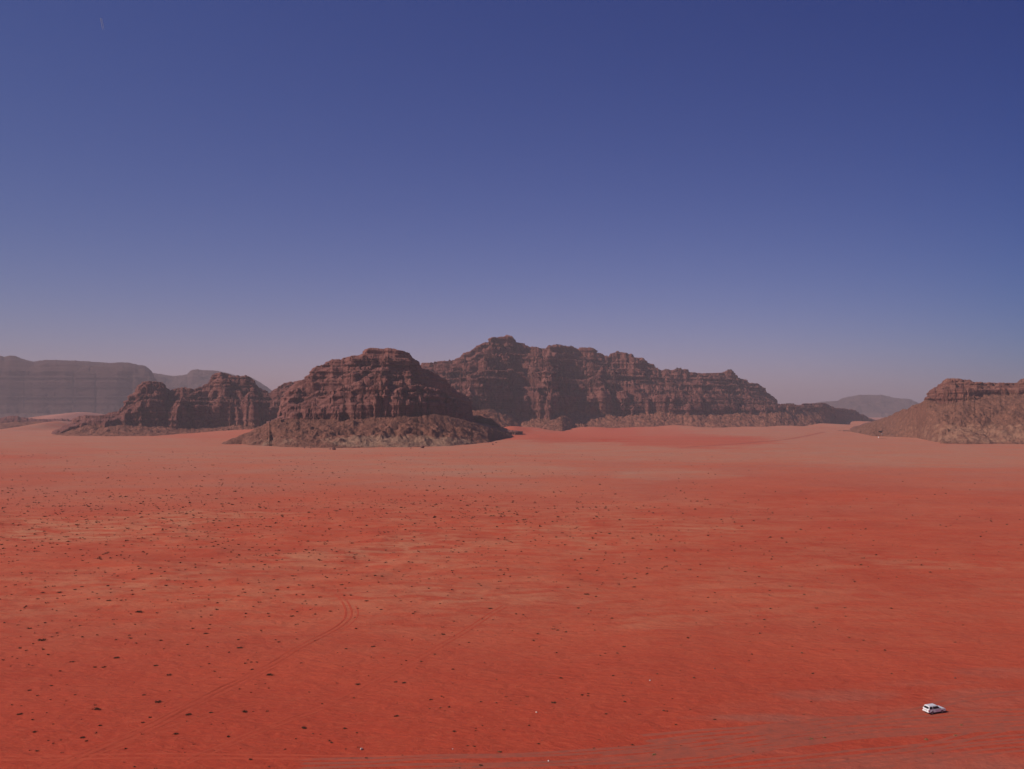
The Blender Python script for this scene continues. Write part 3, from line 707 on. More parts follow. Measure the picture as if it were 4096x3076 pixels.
tracks('tyre_track', [(650,3100),(696,3075),(854,3007),(981,2950),(1108,2900),(1266,2849),(1363,2805),(1490,2735),(1604,2672),(1705,2615),(1806,2552),(1960,2462),(2040,2418)], (-0.8, 0.8), M_TRACK, 'faint straight wheel track crossing the middle of the sand', seed=5, w=0.26, berm=0.065)
tracks('tyre_track', [(-60,3040),(95,3042),(443,3034),(823,3028),(1400,3036),(1900,3030)], (-0.8, 0.8), M_TRACK, 'wheel track running level across the bottom left', seed=6, w=0.26, berm=0.06)
tracks('tyre_track', [(1150,3072),(1300,3064),(1743,3052),(2186,3036),(2450,3016),(2700,2990),(2860,2975)], (-2.6, -1.0, 1.2, 2.6), M_TRACKG, 'broad band of wheel ruts at the bottom centre', seed=7, w=0.42, berm=0.10, wob=0.6)
tracks('tyre_track', [(2560,2980),(2700,2968),(3047,2943),(3331,2905),(3684,2882),(4096,2868),(4260,2862)], (-5.2, -3.9, -2.4, -0.8, 0.9, 2.5, 4.4), M_TRACKG, 'wheel ruts passing below the parked wagon', seed=8, w=0.45, berm=0.12, wob=0.6)
tracks('tyre_track', [(2400,3050),(2700,3025),(2952,2981),(3205,2936),(3420,2903)], (-3.2, -1.6, 0.0, 1.5, 3.3), M_TRACKG, 'curving wheel ruts joining the band from the lower left', seed=9, berm=0.09, wob=0.5)
tracks('tyre_track', [(2950,2925),(3205,2899),(3457,2873),(3684,2838),(3773,2808),(3867,2787),(4096,2766),(4260,2758)], (-0.85, 0.85), M_TRACKG, 'wheel track leading up to the parked wagon and past it', seed=10, berm=0.08)
tracks('tyre_track', [(2700,3090),(2952,3069),(3268,3046),(3583,3012),(3836,2980),(4096,2962),(4260,2955)], (-3.6, -2.0, -0.4, 1.2, 2.9), M_TRACKG, 'lowest wheel ruts in the right corner', seed=11, berm=0.09, wob=0.5)
tracks('tyre_track', [(3560,3010),(3646,2993),(3780,2962),(3899,2932),(4096,2892),(4240,2870)], (-1.0, 0.8), M_TRACKG, 'rising wheel ruts near the right edge', seed=12, berm=0.08, wob=0.5)
tracks('tyre_track', [(2700,1792),(2950,1775),(3150,1757),(3230,1742),(3300,1727)], (-6, -2, 3), M_TRACKG, 'distant curving vehicle trail toward the gap', seed=13, w=1.4, berm=0.12, wob=1.5)

# ---------------------------------------------------------------- shrubs
def shrub_material(name, a, b):
    k = NT(name)
    oi = k.n('ShaderNodeObjectInfo')
    f = k.noise(k.pos(), 3.0, 3)
    c = k.mix(k.rng(f, 0.3, 0.7), a, b)
    k.base(c)
    k.b.inputs['Roughness'].default_value = 0.9
    k.b.inputs['Specular IOR Level'].default_value = 0.1
    return k.m
M_SHRUB = shrub_material('dark_shrub_leaves', (0.075, 0.036, 0.022), (0.180, 0.080, 0.044))
M_TAN = shrub_material('dry_tan_twigs', (0.22, 0.13, 0.06), (0.34, 0.19, 0.09))
M_STEM = shrub_material('shrub_stem', (0.07, 0.035, 0.02), (0.11, 0.06, 0.035))
M_MOUND = track_material('shrub_mound_sand', (0.42, 0.066, 0.040), (0.48, 0.085, 0.048))

def shrub_arrays(rs, nb, width=1.0, height=0.36, lumps=3, leaf=0.09):
    """unit shrub: twigs fanning out of a few low clumps, made of narrow blades and leaf chips; width 1 m"""
    V, F = [], []
    cs = [((rs.rand() - 0.5) * 0.62 * width, (rs.rand() - 0.5) * 0.26, 0.15 + 0.18 * rs.rand()) for _ in range(lumps)]
    for i in range(nb):
        cx, cy, cr = cs[i % lumps]
        a = rs.rand() * 6.283; el = rs.rand() ** 0.8 * 1.45
        d = np.array([math.cos(a) * math.cos(el), math.sin(a) * math.cos(el), math.sin(el) * height * 2.3])
        r = cr * (0.35 + 0.85 * rs.rand())
        p = np.array([cx, cy, 0.0]) + d * r
        q = rs.randn(3); q /= np.linalg.norm(q)
        s_ = np.cross(q, d); s_ /= np.linalg.norm(s_) + 1e-6
        w_ = leaf * (0.5 + rs.rand()); l_ = leaf * (0.9 + 1.6 * rs.rand())
        dn = d / (np.linalg.norm(d) + 1e-6)
        t_ = dn * 0.6 + q * 0.5; t_ /= np.linalg.norm(t_)
        n0 = len(V)
        V += [p - s_ * w_ * 0.5, p + s_ * w_ * 0.5, p + t_ * l_]
        F.append((n0, n0 + 1, n0 + 2))
    V = np.array(V); V[:, 2] = np.maximum(V[:, 2], 0.0)
    return V, np.array(F)

rs0 = np.random.RandomState(5)
variants = []
for v in range(7):
    Vv, Fv = shrub_arrays(rs0, 190, lumps=4 + v % 4, leaf=0.075, height=0.27)
    # short woody stems
    me = bpy.data.meshes.new('shrub_foliage')
    fill_mesh(me, Vv, Fv); me.materials.append(M_SHRUB)
    bs_ = bmesh.new()
    for k_ in range(7):
        a_ = rs0.rand() * 6.28; r_ = 0.10 + 0.2 * rs0.rand()
        p0 = Vector(((rs0.rand() - .5) * .3, (rs0.rand() - .5) * .2, -0.05)); p1 = p0 + Vector((math.cos(a_) * r_, math.sin(a_) * r_, 0.20 + 0.1 * rs0.rand()))
        ax = (p1 - p0).normalized(); sdv = ax.orthogonal().normalized()
        ring = []
        for (pp, rr_) in ((p0, 0.014), (p1, 0.006)):
            ring.append([bs_.verts.new(pp + (Matrix.Rotation(q_ * 2.094, 3, ax) @ sdv) * rr_) for q_ in range(3)])
        for q_ in range(3):
            bs_.faces.new((ring[0][q_], ring[0][(q_ + 1) % 3], ring[1][(q_ + 1) % 3], ring[1][q_]))
    ms = bpy.data.meshes.new('shrub_stems'); bs_.to_mesh(ms); bs_.free(); ms.materials.append(M_STEM)
    variants.append((me, ms))
tanv = []
for v in range(3):
    Vv, Fv = shrub_arrays(rs0, 220, lumps=3 + v, leaf=0.09, height=0.24)
    me = bpy.data.meshes.new('dry_shrub_foliage'); fill_mesh(me, Vv, Fv); me.materials.append(M_TAN); tanv.append((me, variants[v][1]))

def place_shrub(px, py, wpx, lab, group, tan=False, rs=rs0, hs=1.0):
    X, Y = px2w(px, py)
    w = max(0.25, 0.70 * wpx * math.hypot(Y, CAM_H) / FOC)
    fo, st = (tanv if tan else variants)[rs.randint(3 if tan else 7)]
    r = bpy.data.objects.new('desert_shrub', None)
    r.empty_display_size = 0.2
    C.objects.link(r)
    r.location = (X, Y, float(gz(X, Y)))
    r.rotation_euler = (0, 0, (rs.rand() - 0.5) * 0.7 + (math.pi if rs.rand() < .5 else 0))
    r.scale = (w, w * (0.75 + 0.5 * rs.rand()), min(w, 0.5 + w * 0.45) * hs)
    tag(r, lab, 'shrub', group)
    a = bpy.data.objects.new('foliage', fo); C.objects.link(a); a.parent = r
    if wpx > 11:
        b = bpy.data.objects.new('stems', st); C.objects.link(b); b.parent = r
    return r

HERO = [  # px, py, width px, label
 (79,2864,30,'rounded dark green shrub standing alone near the bottom left edge'),
 (329,2959,28,'very dark two humped shrub beside three small dark ones, lower left'),
 (598,2880,24,'dark shrub with a pale fleck right beside the winding wheel track'),
 (392,2848,52,'long ragged loose shrub spreading flat in the lower left'),
 (633,2816,38,'dense flat dark shrub left of the winding wheel track'),
 (1079,2697,40,'dark row like shrub just right of the winding wheel track'),
 (557,2449,46,'long thin dark shrub high on the left sand field'),
 (1430,2739,34,'dark pointed shrub between the winding track and the faint straight track'),
 (1814,2932,24,'compact olive shrub alone in the lower centre'),
 (2215,2816,30,'ragged reddish brown shrub alone right of the lower centre'),
 (2858,2878,20,'small olive shrub alone above the band of ruts, left of the wagon'),
 (2347,2382,34,'broad dark shrub, the widest in the middle distance right of centre'),
 (1016,2273,22,'black peaked shrub in the dense field left of centre'),
]
for (a, b, w, lab) in HERO: place_shrub(a, b, w, lab, 'dark shrubs on the sand plain', hs=1.1)
TANL = [(3845,2897,22,'dry tan tuft among the ruts right below the parked wagon'),(3820,2936,22,'dry tan tuft lower down below the parked wagon'),(3703,2951,26,'wide dry tan tuft lower left of the parked wagon'),
        (3246,2952,26,'dry tan tuft on the curving ruts left of the wagon'),(3296,2946,20,'smaller tan tuft right beside the one on the curving ruts'),(2616,3012,24,'dry pale tuft on the bottom edge of the rut band'),(1996,3008,24,'dry sandy tuft above the ruts at the bottom centre')]
for (a, b, w, lab) in TANL: place_shrub(a, b, w, lab, 'dry tan tufts', True)
MID = [(244,2968,14),(212,2981,14),(193,2970,14),(380,2830,18),(753,2868,34),(1009,2673,20),(858,2680,18),(823,2533,28),(1320,2446,24),(1168,2463,28),(117,2516,30),(168,2563,48),(79,2592,24),(677,2696,28),(465,2628,32),(959,2592,34),(623,2659,26),(380,2665,24),(1383,2596,20),(911,2953,26),(975,2853,38),(1212,2916,40),(703,2944,28),
 (1493,2587,26),(1737,2616,18),(1813,2675,20),(1615,2734,26),(1723,2803,22),(2246,2714,26),(2496,2585,22),(2501,2808,22),(2156,2584,14),(2420,2611,14),(1772,2534,26),(1585,2870,30),(2154,2974,18),(1920,3064,28),(2531,2974,20),(2311,2435,22),
 (3170,2584,14),(2826,2444,18),(3820,2568,16),(4060,2988,12),(3731,3006,12),(2997,2640,12),(3060,2507,14),(3277,2495,14),(2761,2837,14),(3397,2548,16),(3334,2597,14),(3429,2602,14),(3268,2432,18),
 (434,2411,30),(240,2376,34),(168,2379,22),(300,2368,20),(434,2356,26),(323,2210,16),(123,2301,24),(228,2308,16),(16,2491,18),(867,2438,26),(1196,2355,20),(1108,2370,24),(877,2260,20),(149,2400,24),(785,2343,16),
 (2541,2317,22),(1862,2215,20),(1465,2320,18),(2537,2349,22),(1961,2440,28),(2604,2207,22),(2249,2134,18),(1984,2254,16),(1465,2411,28),(1366,2349,26),(3161,2345,22),(3019,2337,16),(1420,2470,12),(880,2705,12),(150,2783,16),(300,2783,16),(265,2810,10),(130,2858,12),(186,2860,14),(575,2785,22),(680,2765,14),(845,2905,10),(400,2911,22),(135,2939,26),(1235,2768,16),(1290,2820,16),(2400,2620,14)]
ncount = len(HERO) + len(TANL)
COMMON = 'small dark low desert shrub, one of those dotted over the red sand'
for (a, b, w) in MID:
    place_shrub(a, b, w, COMMON, 'dark shrubs on the sand plain'); ncount += 1

# random scatter over the plain, densest on the left and towards the middle distance
rs1 = np.random.RandomState(77)
N = 36000
sY = np.sqrt(rs1.rand(N) * (1250 ** 2 - 125 ** 2) + 125 ** 2)
sp = -120 + rs1.rand(N) * 4340
sX = (sp - 2048) / FOC * sY
spy = HZ + CAM_H * FOC / sY
dens = np.interp(sp, [0, 1200, 2000, 2700, 3400, 4100], [1.0, 0.95, 0.75, 0.42, 0.2, 0.14])
dens = dens * np.interp(spy, [1800, 1860, 1930, 1990, 2040, 2300, 2500, 3076], [0.10, 0.14, 0.18, 0.60, 1.25, 1.35, 0.90, 0.75])
dens = dens * (0.55 + 0.9 * np.clip(fbm(sX / 60, sY / 60, 3, 91) + 0.5, 0, 1.3))
strip = np.exp(-((sp - 2100) / 330.0) ** 2 - ((spy - 1898) / 12.0) ** 2)
dens = dens + 0.35 * strip
keep = rs1.rand(N) < dens * 0.95
sX, sY, sp, spy = sX[keep], sY[keep], sp[keep], spy[keep]
sw = np.exp(rs1.randn(len(sX)) * 0.58) * 0.50
sw = np.clip(sw, 0.18, 1.45) * np.interp(spy, [1800, 2000, 2150, 2600, 3076], [1.3, 1.45, 1.3, 0.92, 0.75]) * np.interp(sp, [0, 2600, 4100], [1.08, 1.0, 0.72])
heroes = np.array([(h[0], h[1]) for h in HERO + TANL + MID], float)
dm = np.min(np.hypot(sp[:, None] - heroes[None, :, 0], (spy[:, None] - heroes[None, :, 1]) * 1.6), 1)
carclear = np.hypot(sp - 3735, (spy - 2845) * 1.5) > 95
ok = (dm > 26) & carclear
sX, sY, sp, spy, sw = (v_[ok] for v_ in (sX, sY, sp, spy, sw))
spx = sw * FOC / np.hypot(sY, CAM_H)
order = np.argsort(-spx)
nind = 300 - ncount
for i in order[:nind]:
    place_shrub(sp[i], spy[i], spx[i], COMMON, 'dark shrubs on the sand plain', rs=rs1)
rest = order[nind:]
proto = [shrub_arrays(rs1, 20, lumps=3, leaf=0.24, height=0.34) for _ in range(8)]
VV, FF, base = [], [], 0
gzr = gz(sX, sY)
for i in rest:
    V0, F0 = proto[rs1.randint(8)]
    a = (rs1.rand() - 0.5) * 0.6; ca, sa = math.cos(a), math.sin(a); w = sw[i]
    V = np.stack([(V0[:, 0] * ca - V0[:, 1] * sa) * w + sX[i], (V0[:, 0] * sa + V0[:, 1] * ca) * w + sY[i], V0[:, 2] * w * 0.7 + gzr[i]], -1)
    VV.append(V); FF.append(F0 + base); base += len(V)
me = fill_mesh(bpy.data.meshes.new('distant_scrub'), np.concatenate(VV), np.concatenate(FF))
link('distant_scrub', me, M_SHRUB, kind='stuff', label='tiny dark scrub tufts scattered over the plain')
print('shrubs', len(sX))

# ---------------------------------------------------------------- stones and boulders
def stone_mat(name, a, b):
    k = NT(name); tc = k.n('ShaderNodeTexCoord').outputs['Object']
    k.base(k.mix(k.rng(k.noise(tc, 3.0, 5), 0.35, 0.65), a, b)); k.b.inputs['Roughness'].default_value = 0.9
    k.bump(k.noise(tc, 6.0, 5), 0.08, 0.6)
    return k.m
M_STD = stone_mat('dark_red_stone', (0.10, 0.035, 0.028), (0.19, 0.075, 0.055))
M_STP = stone_mat('pale_stone', (0.50, 0.34, 0.26), (0.66, 0.50, 0.40))
M_STW = stone_mat('whitish_stone', (0.60, 0.52, 0.47), (0.78, 0.70, 0.64))
def stone_mesh(name, seed, mat, flat=0.7):
    b = bmesh.new(); bmesh.ops.create_icosphere(b, subdivisions=3, radius=0.5)
    r = np.random.RandomState(seed); pl = [(Vector(r.randn(3)).normalized(), 0.30 + 0.14 * r.rand()) for _ in range(9)]
    for v in b.verts:
        for n_, d_ in pl:
            e = v.co.dot(n_) - d_
            if e > 0: v.co -= n_ * e * 0.92
        v.co.z *= flat
    me = bpy.data.meshes.new(name); b.to_mesh(me); b.free(); me.materials.append(mat); return me
def stone(px, py, w, mat, lab, group, cat='rock', name='stone', seed=0, flat=0.75):
    X, Y = px2w(px, py); wm = w * math.hypot(Y, CAM_H) / FOC
    o = bpy.data.objects.new(name, stone_mesh(name, seed, mat, flat)); C.objects.link(o)
    o.location = (X, Y, float(gz(X, Y)) + wm * 0.22); o.scale = (wm, wm * 0.85, wm); o.rotation_euler = (0, 0, seed * 1.3)
    tag(o, lab, cat, group)
stone(1445,3001,13,M_STP,'pale faced stone casting a dark shadow near the bottom left of centre','loose stones on the sand',seed=1)
stone(2146,2854,8,M_STP,'small pale red stone alone below the ragged shrub','loose stones on the sand',seed=2)
stone(1811,3000,5,M_STW,'tiny whitish stone under the compact olive shrub','loose stones on the sand',seed=3)
stone(2194,3045,7,M_STW,'small whitish stone beside the ruts at the bottom','loose stones on the sand',seed=4)
stone(2600,2724,6,M_STW,'tiny whitish stone right of centre','loose stones on the sand',seed=5)
stone(2858,2674,7,M_STD,'tiny black stone right of centre, higher up','loose stones on the sand',seed=6)
stone(3820,2714,8,M_STD,'small black stone above the parked wagon','loose stones on the sand',seed=7)
stone(2525,2734,6,M_STD,'small dark stone beside the tiny whitish one','loose stones on the sand',seed=8)
for k_, (a, b, w, lab) in enumerate([(1335,1799,17,'largest loose boulder at the foot of the pale rubble slope'),(1320,1797,8,'boulder touching the left of the largest loose boulder'),(1218,1793,6,'small boulder left along the slope foot'),(1242,1794,5,'second small boulder left along the slope foot'),
        (1690,1792,17,'wide boulder at the right of the pale slope foot'),(1643,1794,6,'small boulder left of the wide boulder'),(1971,1778,9,'dark boulder at the right toe of the rubble slope'),(1984,1772,7,'upper dark boulder at the right toe of the rubble slope'),(1262,1789,10,'boulder half in the slope foot'),(1860,1778,8,'boulder between the wide one and the right toe')]):
    stone(a, b, w, M_STD, lab, 'boulders at the foot of the rock massif', name='boulder', seed=20 + k_)

# ---------------------------------------------------------------- white wagon
M_WHITE = plain('white_car_paint', (0.72, 0.70, 0.69), 0.4, coat=0.3, var=0.06, scale=2.5)
M_GLASS = plain('dark_window_glass', (0.012, 0.008, 0.009), 0.35, var=0.1)
M_RUB = plain('black_rubber', (0.022, 0.018, 0.017), 0.85)
M_TRIM = plain('dark_plastic_trim', (0.04, 0.035, 0.035), 0.6)
M_RIM = plain('dusty_steel_rim', (0.30, 0.23, 0.21), 0.5, metal=0.3)
M_RED = plain('red_lamp_lens', (0.30, 0.012, 0.010), 0.25)
M_LAMP = plain('clear_lamp_lens', (0.55, 0.55, 0.55), 0.2)
M_PLATE = plain('licence_plate_white', (0.75, 0.75, 0.72), 0.5)

def mesh_of(name, bmx, mat):
    bmesh.ops.recalc_face_normals(bmx, faces=bmx.faces)
    me = bpy.data.meshes.new(name); bmx.to_mesh(me); bmx.free(); me.materials.append(mat); return me
def part(name, bmx, mat, parent, label=None):
    o = bpy.data.objects.new(name, mesh_of(name, bmx, mat)); C.objects.link(o); o.parent = parent
    if label: o['label'] = label
    return o
def box(bmx, x0, x1, y0, y1, z0, z1, bev=0.0):
    g = bmesh.ops.create_cube(bmx, size=1.0); vs = g['verts']
    for v in vs: v.co = Vector(((x0 + x1) / 2 + v.co.x * (x1 - x0), (y0 + y1) / 2 + v.co.y * (y1 - y0), (z0 + z1) / 2 + v.co.z * (z1 - z0)))
    if bev:
        es = list({e for v in vs for e in v.link_edges}); bmesh.ops.bevel(bmx, geom=es, offset=bev, segments=2, affect='EDGES')
def quad_panel(bmx, pts, th, nrm):
    n = Vector(nrm).normalized()
    a = [bmx.verts.new(Vector(p) + n * 0.006) for p in pts]; b = [bmx.verts.new(Vector(p) - n * th) for p in pts]
    bmx.faces.new(a); bmx.faces.new(b[::-1])
    for i in range(len(pts)):
        j = (i + 1) % len(pts); bmx.faces.new((a[i], b[i], b[j], a[j]))

def arc_pts(cx, cz, r, a0, a1, n=10):
    return [(cx + r * math.cos(a0 + (a1 - a0) * i / n), cz + r * math.sin(a0 + (a1 - a0) * i / n)) for i in range(n + 1)]
def side_profile():
    """lower body seen from the side: x forward, z up, with two wheel arches"""
    zb = 0.42; p = [(-2.16, 0.50), (-2.12, 0.46)]
    p += [(-1.74, zb)] + arc_pts(-1.30, 0.40, 0.44, math.pi * 0.985, 0.015 * math.pi, 12)[0:] + [(-0.84, zb)]
    p += [(0.88, zb)] + arc_pts(1.32, 0.40, 0.44, math.pi * 0.985, 0.015 * math.pi, 12)[0:] + [(1.80, zb)]
    p += [(2.14, 0.50), (2.20, 0.62), (2.17, 0.88), (2.06, 0.97), (1.05, 1.07), (0.80, 1.10), (-2.14, 1.10), (-2.20, 0.98), (-2.20, 0.62)]
    return p
def make_wagon(loc, rz, label, name='white_wagon'):
    r = bpy.data.objects.new(name, None); C.objects.link(r); r.location = loc; r.rotation_euler = (0, 0, rz)
    tag(r, label, 'car')
    HW = 0.86
    b = bmesh.new(); pr = side_profile()
    L_ = [b.verts.new((x, HW - 0.05 * (z > 1.0) - 0.03 * (z < 0.5), z)) for x, z in pr]
    R_ = [b.verts.new((x, -HW + 0.05 * (z > 1.0) + 0.03 * (z < 0.5), z)) for x, z in pr]
    b.faces.new(L_); b.faces.new(R_[::-1]); n = len(pr)
    for i in range(n):
        j = (i + 1) % n; b.faces.new((L_[i], R_[i], R_[j], L_[j]))
    bmesh.ops.triangulate(b, faces=[f for f in b.faces if len(f.verts) > 4])
    body = part('body', b, M_WHITE, r)
    # cabin: pillars and roof shell
    b = bmesh.new()
    bot = [(-2.13, 0.80), (0.86, 0.80), (0.86, -0.80), (-2.13, -0.80)]
    top = [(-1.90, 0.66), (0.22, 0.66), (0.22, -0.66), (-1.90, -0.66)]
    vb = [b.verts.new((x, y, 1.09)) for x, y in bot]; vt = [b.verts.new((x, y, 1.66)) for x, y in top]
    b.faces.new(vb[::-1]); tf = b.faces.new(vt)
    for i in range(4): b.faces.new((vb[i], vb[(i + 1) % 4], vt[(i + 1) % 4], vt[i]))
    bmesh.ops.bevel(b, geom=[e for e in b.edges if (e.verts[0].co.z > 1.6 or e.verts[1].co.z > 1.6)], offset=0.05, segments=2, affect='EDGES')
    part('cabin', b, M_WHITE, r)
    b = bmesh.new(); box(b, -1.86, 0.16, -0.60, 0.60, 1.655, 1.715, 0.03); part('roof', b, M_WHITE, r)
    def lerp_side(x_, f, s):     # point on the sloping cabin side
        xb0, xb1, xt0, xt1 = -2.13, 0.86, -1.90, 0.22
        u = x_
        xb = xb0 + (xb1 - xb0) * u; xt = xt0 + (xt1 - xt0) * u
        return (xb + (xt - xb) * f, s * (0.80 + (0.66 - 0.80) * f), 1.09 + 0.57 * f)
    for s in (-1, 1):
        for (u0, u1) in ((0.04, 0.335), (0.375, 0.975)):
            b = bmesh.new(); f0, f1 = 0.03, 0.88
            quad_panel(b, [lerp_side(u0, f0, s), lerp_side(u1, f0, s), lerp_side(u1 - 0.01, f1, s), lerp_side(u0 + 0.015, f1, s)], 0.01, (0, s, 0.25))
            part('side_window', b, M_GLASS, r)
        # door with handle and seam
        b = bmesh.new(); box(b, -0.62, 0.80, s * 0.852 - 0.012, s * 0.852 + 0.016, 0.50, 1.03, 0.008)
        d = part('door', b, M_WHITE, r)
        b = bmesh.new(); box(b, -0.52, -0.34, s * 0.88 - 0.012, s * 0.88 + 0.012, 0.92, 0.955, 0.005); part('handle', b, M_TRIM, d)
        b = bmesh.new(); box(b, 0.58, 0.74, s * 0.93 - 0.08, s * 0.93 + 0.08, 1.10, 1.24, 0.02); part('mirror', b, M_TRIM, r)
        b = bmesh.new(); box(b, -2.225, -2.14, s * 0.785 - 0.085, s * 0.785 + 0.085, 0.72, 1.00, 0.01); part('tail_light', b, M_RED, r)
        b = bmesh.new(); box(b, 2.12, 2.205, s * 0.66 - 0.13, s * 0.66 + 0.13, 0.72, 0.88, 0.01); part('headlight', b, M_LAMP, r)
    def rear(y, f): return (-2.13 + 0.23 * f, y * (1 - 0.17 * f), 1.09 + 0.57 * f)
    b = bmesh.new(); quad_panel(b, [rear(-0.66, 0.10), rear(-0.66, 0.80), rear(0.66, 0.80), rear(0.66, 0.10)], 0.01, (-1, 0, 0.38)); part('rear_window', b, M_GLASS, r)
    def front(y, f): return (0.86 - 0.64 * f, y * (1 - 0.17 * f), 1.09 + 0.57 * f)
    b = bmesh.new(); quad_panel(b, [front(-0.70, 0.06), front(0.70, 0.06), front(0.70, 0.90), front(-0.70, 0.90)], 0.01, (0.66, 0, 0.75)); part('windscreen', b, M_GLASS, r)
    b = bmesh.new(); box(b, -2.31, -2.17, -0.84, 0.84, 0.48, 0.66, 0.03); part('rear_bumper', b, M_WHITE, r)
    b = bmesh.new(); box(b, 2.15, 2.30, -0.82, 0.82, 0.46, 0.66, 0.03); part('front_bumper', b, M_TRIM, r)
    b = bmesh.new(); box(b, 2.15, 2.20, -0.50, 0.50, 0.70, 0.88, 0.01); part('grille', b, M_TRIM, r)
    b = bmesh.new(); box(b, -2.215, -2.19, -0.32, 0.32, 0.74, 0.93, 0.006); pk = part('plate_recess', b, M_TRIM, r)
    b = bmesh.new(); box(b, -2.228, -2.212, -0.20, 0.22, 0.77, 0.88); part('licence_plate', b, M_PLATE, pk)
    b = bmesh.new(); box(b, -2.0, 2.0, -0.62, 0.62, 0.30, 0.44); part('chassis', b, M_TRIM, r)
    for (x, s) in ((-1.30, 1), (-1.30, -1), (1.32, 1), (1.32, -1)):
        b = bmesh.new()
        pf = [(-0.12, 0.25), (-0.12, 0.33), (-0.09, 0.365), (0.09, 0.365), (0.12, 0.33), (0.12, 0.25)]
        nseg = 24; rings = []
        for q in range(nseg):
            a = q / nseg * 2 * math.pi
            rings.append([b.verts.new((x + rr_ * math.cos(a), s * 0.75 + yy, 0.365 + rr_ * math.sin(a))) for yy, rr_ in pf])
        for q in range(nseg):
            A_, B_ = rings[q], rings[(q + 1) % nseg]
            for t_ in range(len(pf)):
                u_ = (t_ + 1) % len(pf); b.faces.new((A_[t_], A_[u_], B_[u_], B_[t_]))
        wheel = part('wheel', b, M_RUB, r)
        b = bmesh.new()
        bmesh.ops.create_cone(b, cap_ends=True, segments=20, radius1=0.245, radius2=0.20, depth=0.06,
                              matrix=Matrix.Translation((x, s * 0.83, 0.365)) @ Matrix.Rotation(-s * math.pi / 2, 4, 'X'))
        part('rim', b, M_RIM, wheel)
    return r

def ground_rest(X, Y, rz, pts):
    """height and tilt that put four wheels on the sand"""
    return float(np.mean([gz(X + a * math.cos(rz) - b_ * math.sin(rz), Y + a * math.sin(rz) + b_ * math.cos(rz)) for a, b_ in pts]))
RZ = R(90 - 73.0)
WP = ((-1.3, .75), (-1.3, -.75), (1.32, .75), (1.32, -.75))
rx, ry = px2w(3732, 2852); 
WX, WY = rx + 0.7, ry + 0.9
car = make_wagon((WX, WY, ground_rest(WX, WY, RZ, WP) - 0.01), RZ, 'white boxy off road wagon parked on the red sand among wheel ruts, seen from behind', 'white_wagon')
car.scale = (0.95, 0.95, 0.97)

# ---------------------------------------------------------------- the tiny camp at the foot of the right hill
def surf_z(X, Y):
    hit = None
    dg = bpy.context.evaluated_depsgraph_get()
    ok_, loc, *_ = S.ray_cast(dg, Vector((X, Y, 400.0)), Vector((0, 0, -1)))
    return loc.z if ok_ else float(gz(X, Y))
bpy.context.view_layer.update()
def cast_px(px, py):
    dg = bpy.context.evaluated_depsgraph_get()
    d = Vector(((px - 2048) / FOC, 1.0, (HZ - py) / FOC)).normalized()
    ok_, loc, *_ = S.ray_cast(dg, Vector((0, 0, CAM_H)), d, distance=20000)
    return loc if ok_ else Vector(px2w(px, py) + (0,))
p1 = cast_px(3528, 1737)
make_wagon((p1.x, p1.y, surf_z(p1.x, p1.y)), R(5), 'tiny distant white car under a dark shelter at the foot of the right hill', 'distant_white_car')
M_CLOTH = plain('dark_tent_cloth', (0.05, 0.03, 0.028), 0.9)
M_WC = plain('white_canvas', (0.85, 0.82, 0.78), 0.8, var=0.04)
M_POLE = plain('weathered_wood', (0.12, 0.07, 0.05), 0.9)
p2 = cast_px(3526, 1729)
z2 = surf_z(p2.x, p2.y)
sh = bpy.data.objects.new('open_shelter', None); C.objects.link(sh); sh.location = (p2.x, p2.y, z2)
tag(sh, 'dark low open shelter behind the tiny distant white car', 'shelter')
b = bmesh.new()
n_ = 10; top = []
for i in range(n_ + 1):
    x = -6 + 12 * i / n_; top.append([b.verts.new((x, yy, 2.6 + 1.3 * (1 - abs(yy) / 3) - 0.25 * abs(math.sin(i * 1.2)))) for yy in (-3, 0, 3)])
for i in range(n_):
    for j in range(2): b.faces.new((top[i][j], top[i + 1][j], top[i + 1][j + 1], top[i][j + 1]))
bmesh.ops.solidify(b, geom=b.faces[:], thickness=0.12); part('cloth_roof', b, M_CLOTH, sh)
b = bmesh.new(); box(b, -6, 6, 2.9, 3.0, -0.6, 2.5); part('back_wall', b, M_CLOTH, sh)
for x in (-5.8, 0, 5.8):
    for y in (-2.9, 2.7):
        b = bmesh.new(); box(b, x - .1, x + .1, y - .1, y + .1, -0.8, 2.8); part('pole', b, M_POLE, sh)
p3 = cast_px(3514, 1751.5)
tt_ = bpy.data.objects.new('white_tank', None); C.objects.link(tt_); tt_.location = (p3.x, p3.y, surf_z(p3.x, p3.y))
tag(tt_, 'tiny upright white water tank standing left of the distant low fence', 'tank')
b = bmesh.new(); bmesh.ops.create_cone(b, cap_ends=True, segments=18, radius1=0.85, radius2=0.85, depth=2.3, matrix=Matrix.Translation((0, 0, 1.35))); part('barrel', b, M_WC, tt_)
b = bmesh.new(); bmesh.ops.create_cone(b, cap_ends=True, segments=18, radius1=0.88, radius2=0.3, depth=0.35, matrix=Matrix.Translation((0, 0, 2.67))); part('lid', b, M_WC, tt_)
b = bmesh.new(); box(b, -.9, .9, -.9, .9, -0.6, 0.2); part('stand', b, M_POLE, tt_)
fn = bpy.data.objects.new('low_fence', None); C.objects.link(fn)
pa, pb = cast_px(3518, 1755), cast_px(3546, 1754)
fn.location = pa; fn.rotation_euler = (0, 0, math.atan2(pb.y - pa.y, pb.x - pa.x)); ln = (pb - pa).length
tag(fn, 'thin low dark fence line on the pale ground before the right hill', 'fence')
b = bmesh.new(); box(b, 0, ln, -.05, .05, 0.75, 0.95); box(b, 0, ln, -.05, .05, 0.25, 0.4); part('rail', b, M_POLE, fn)
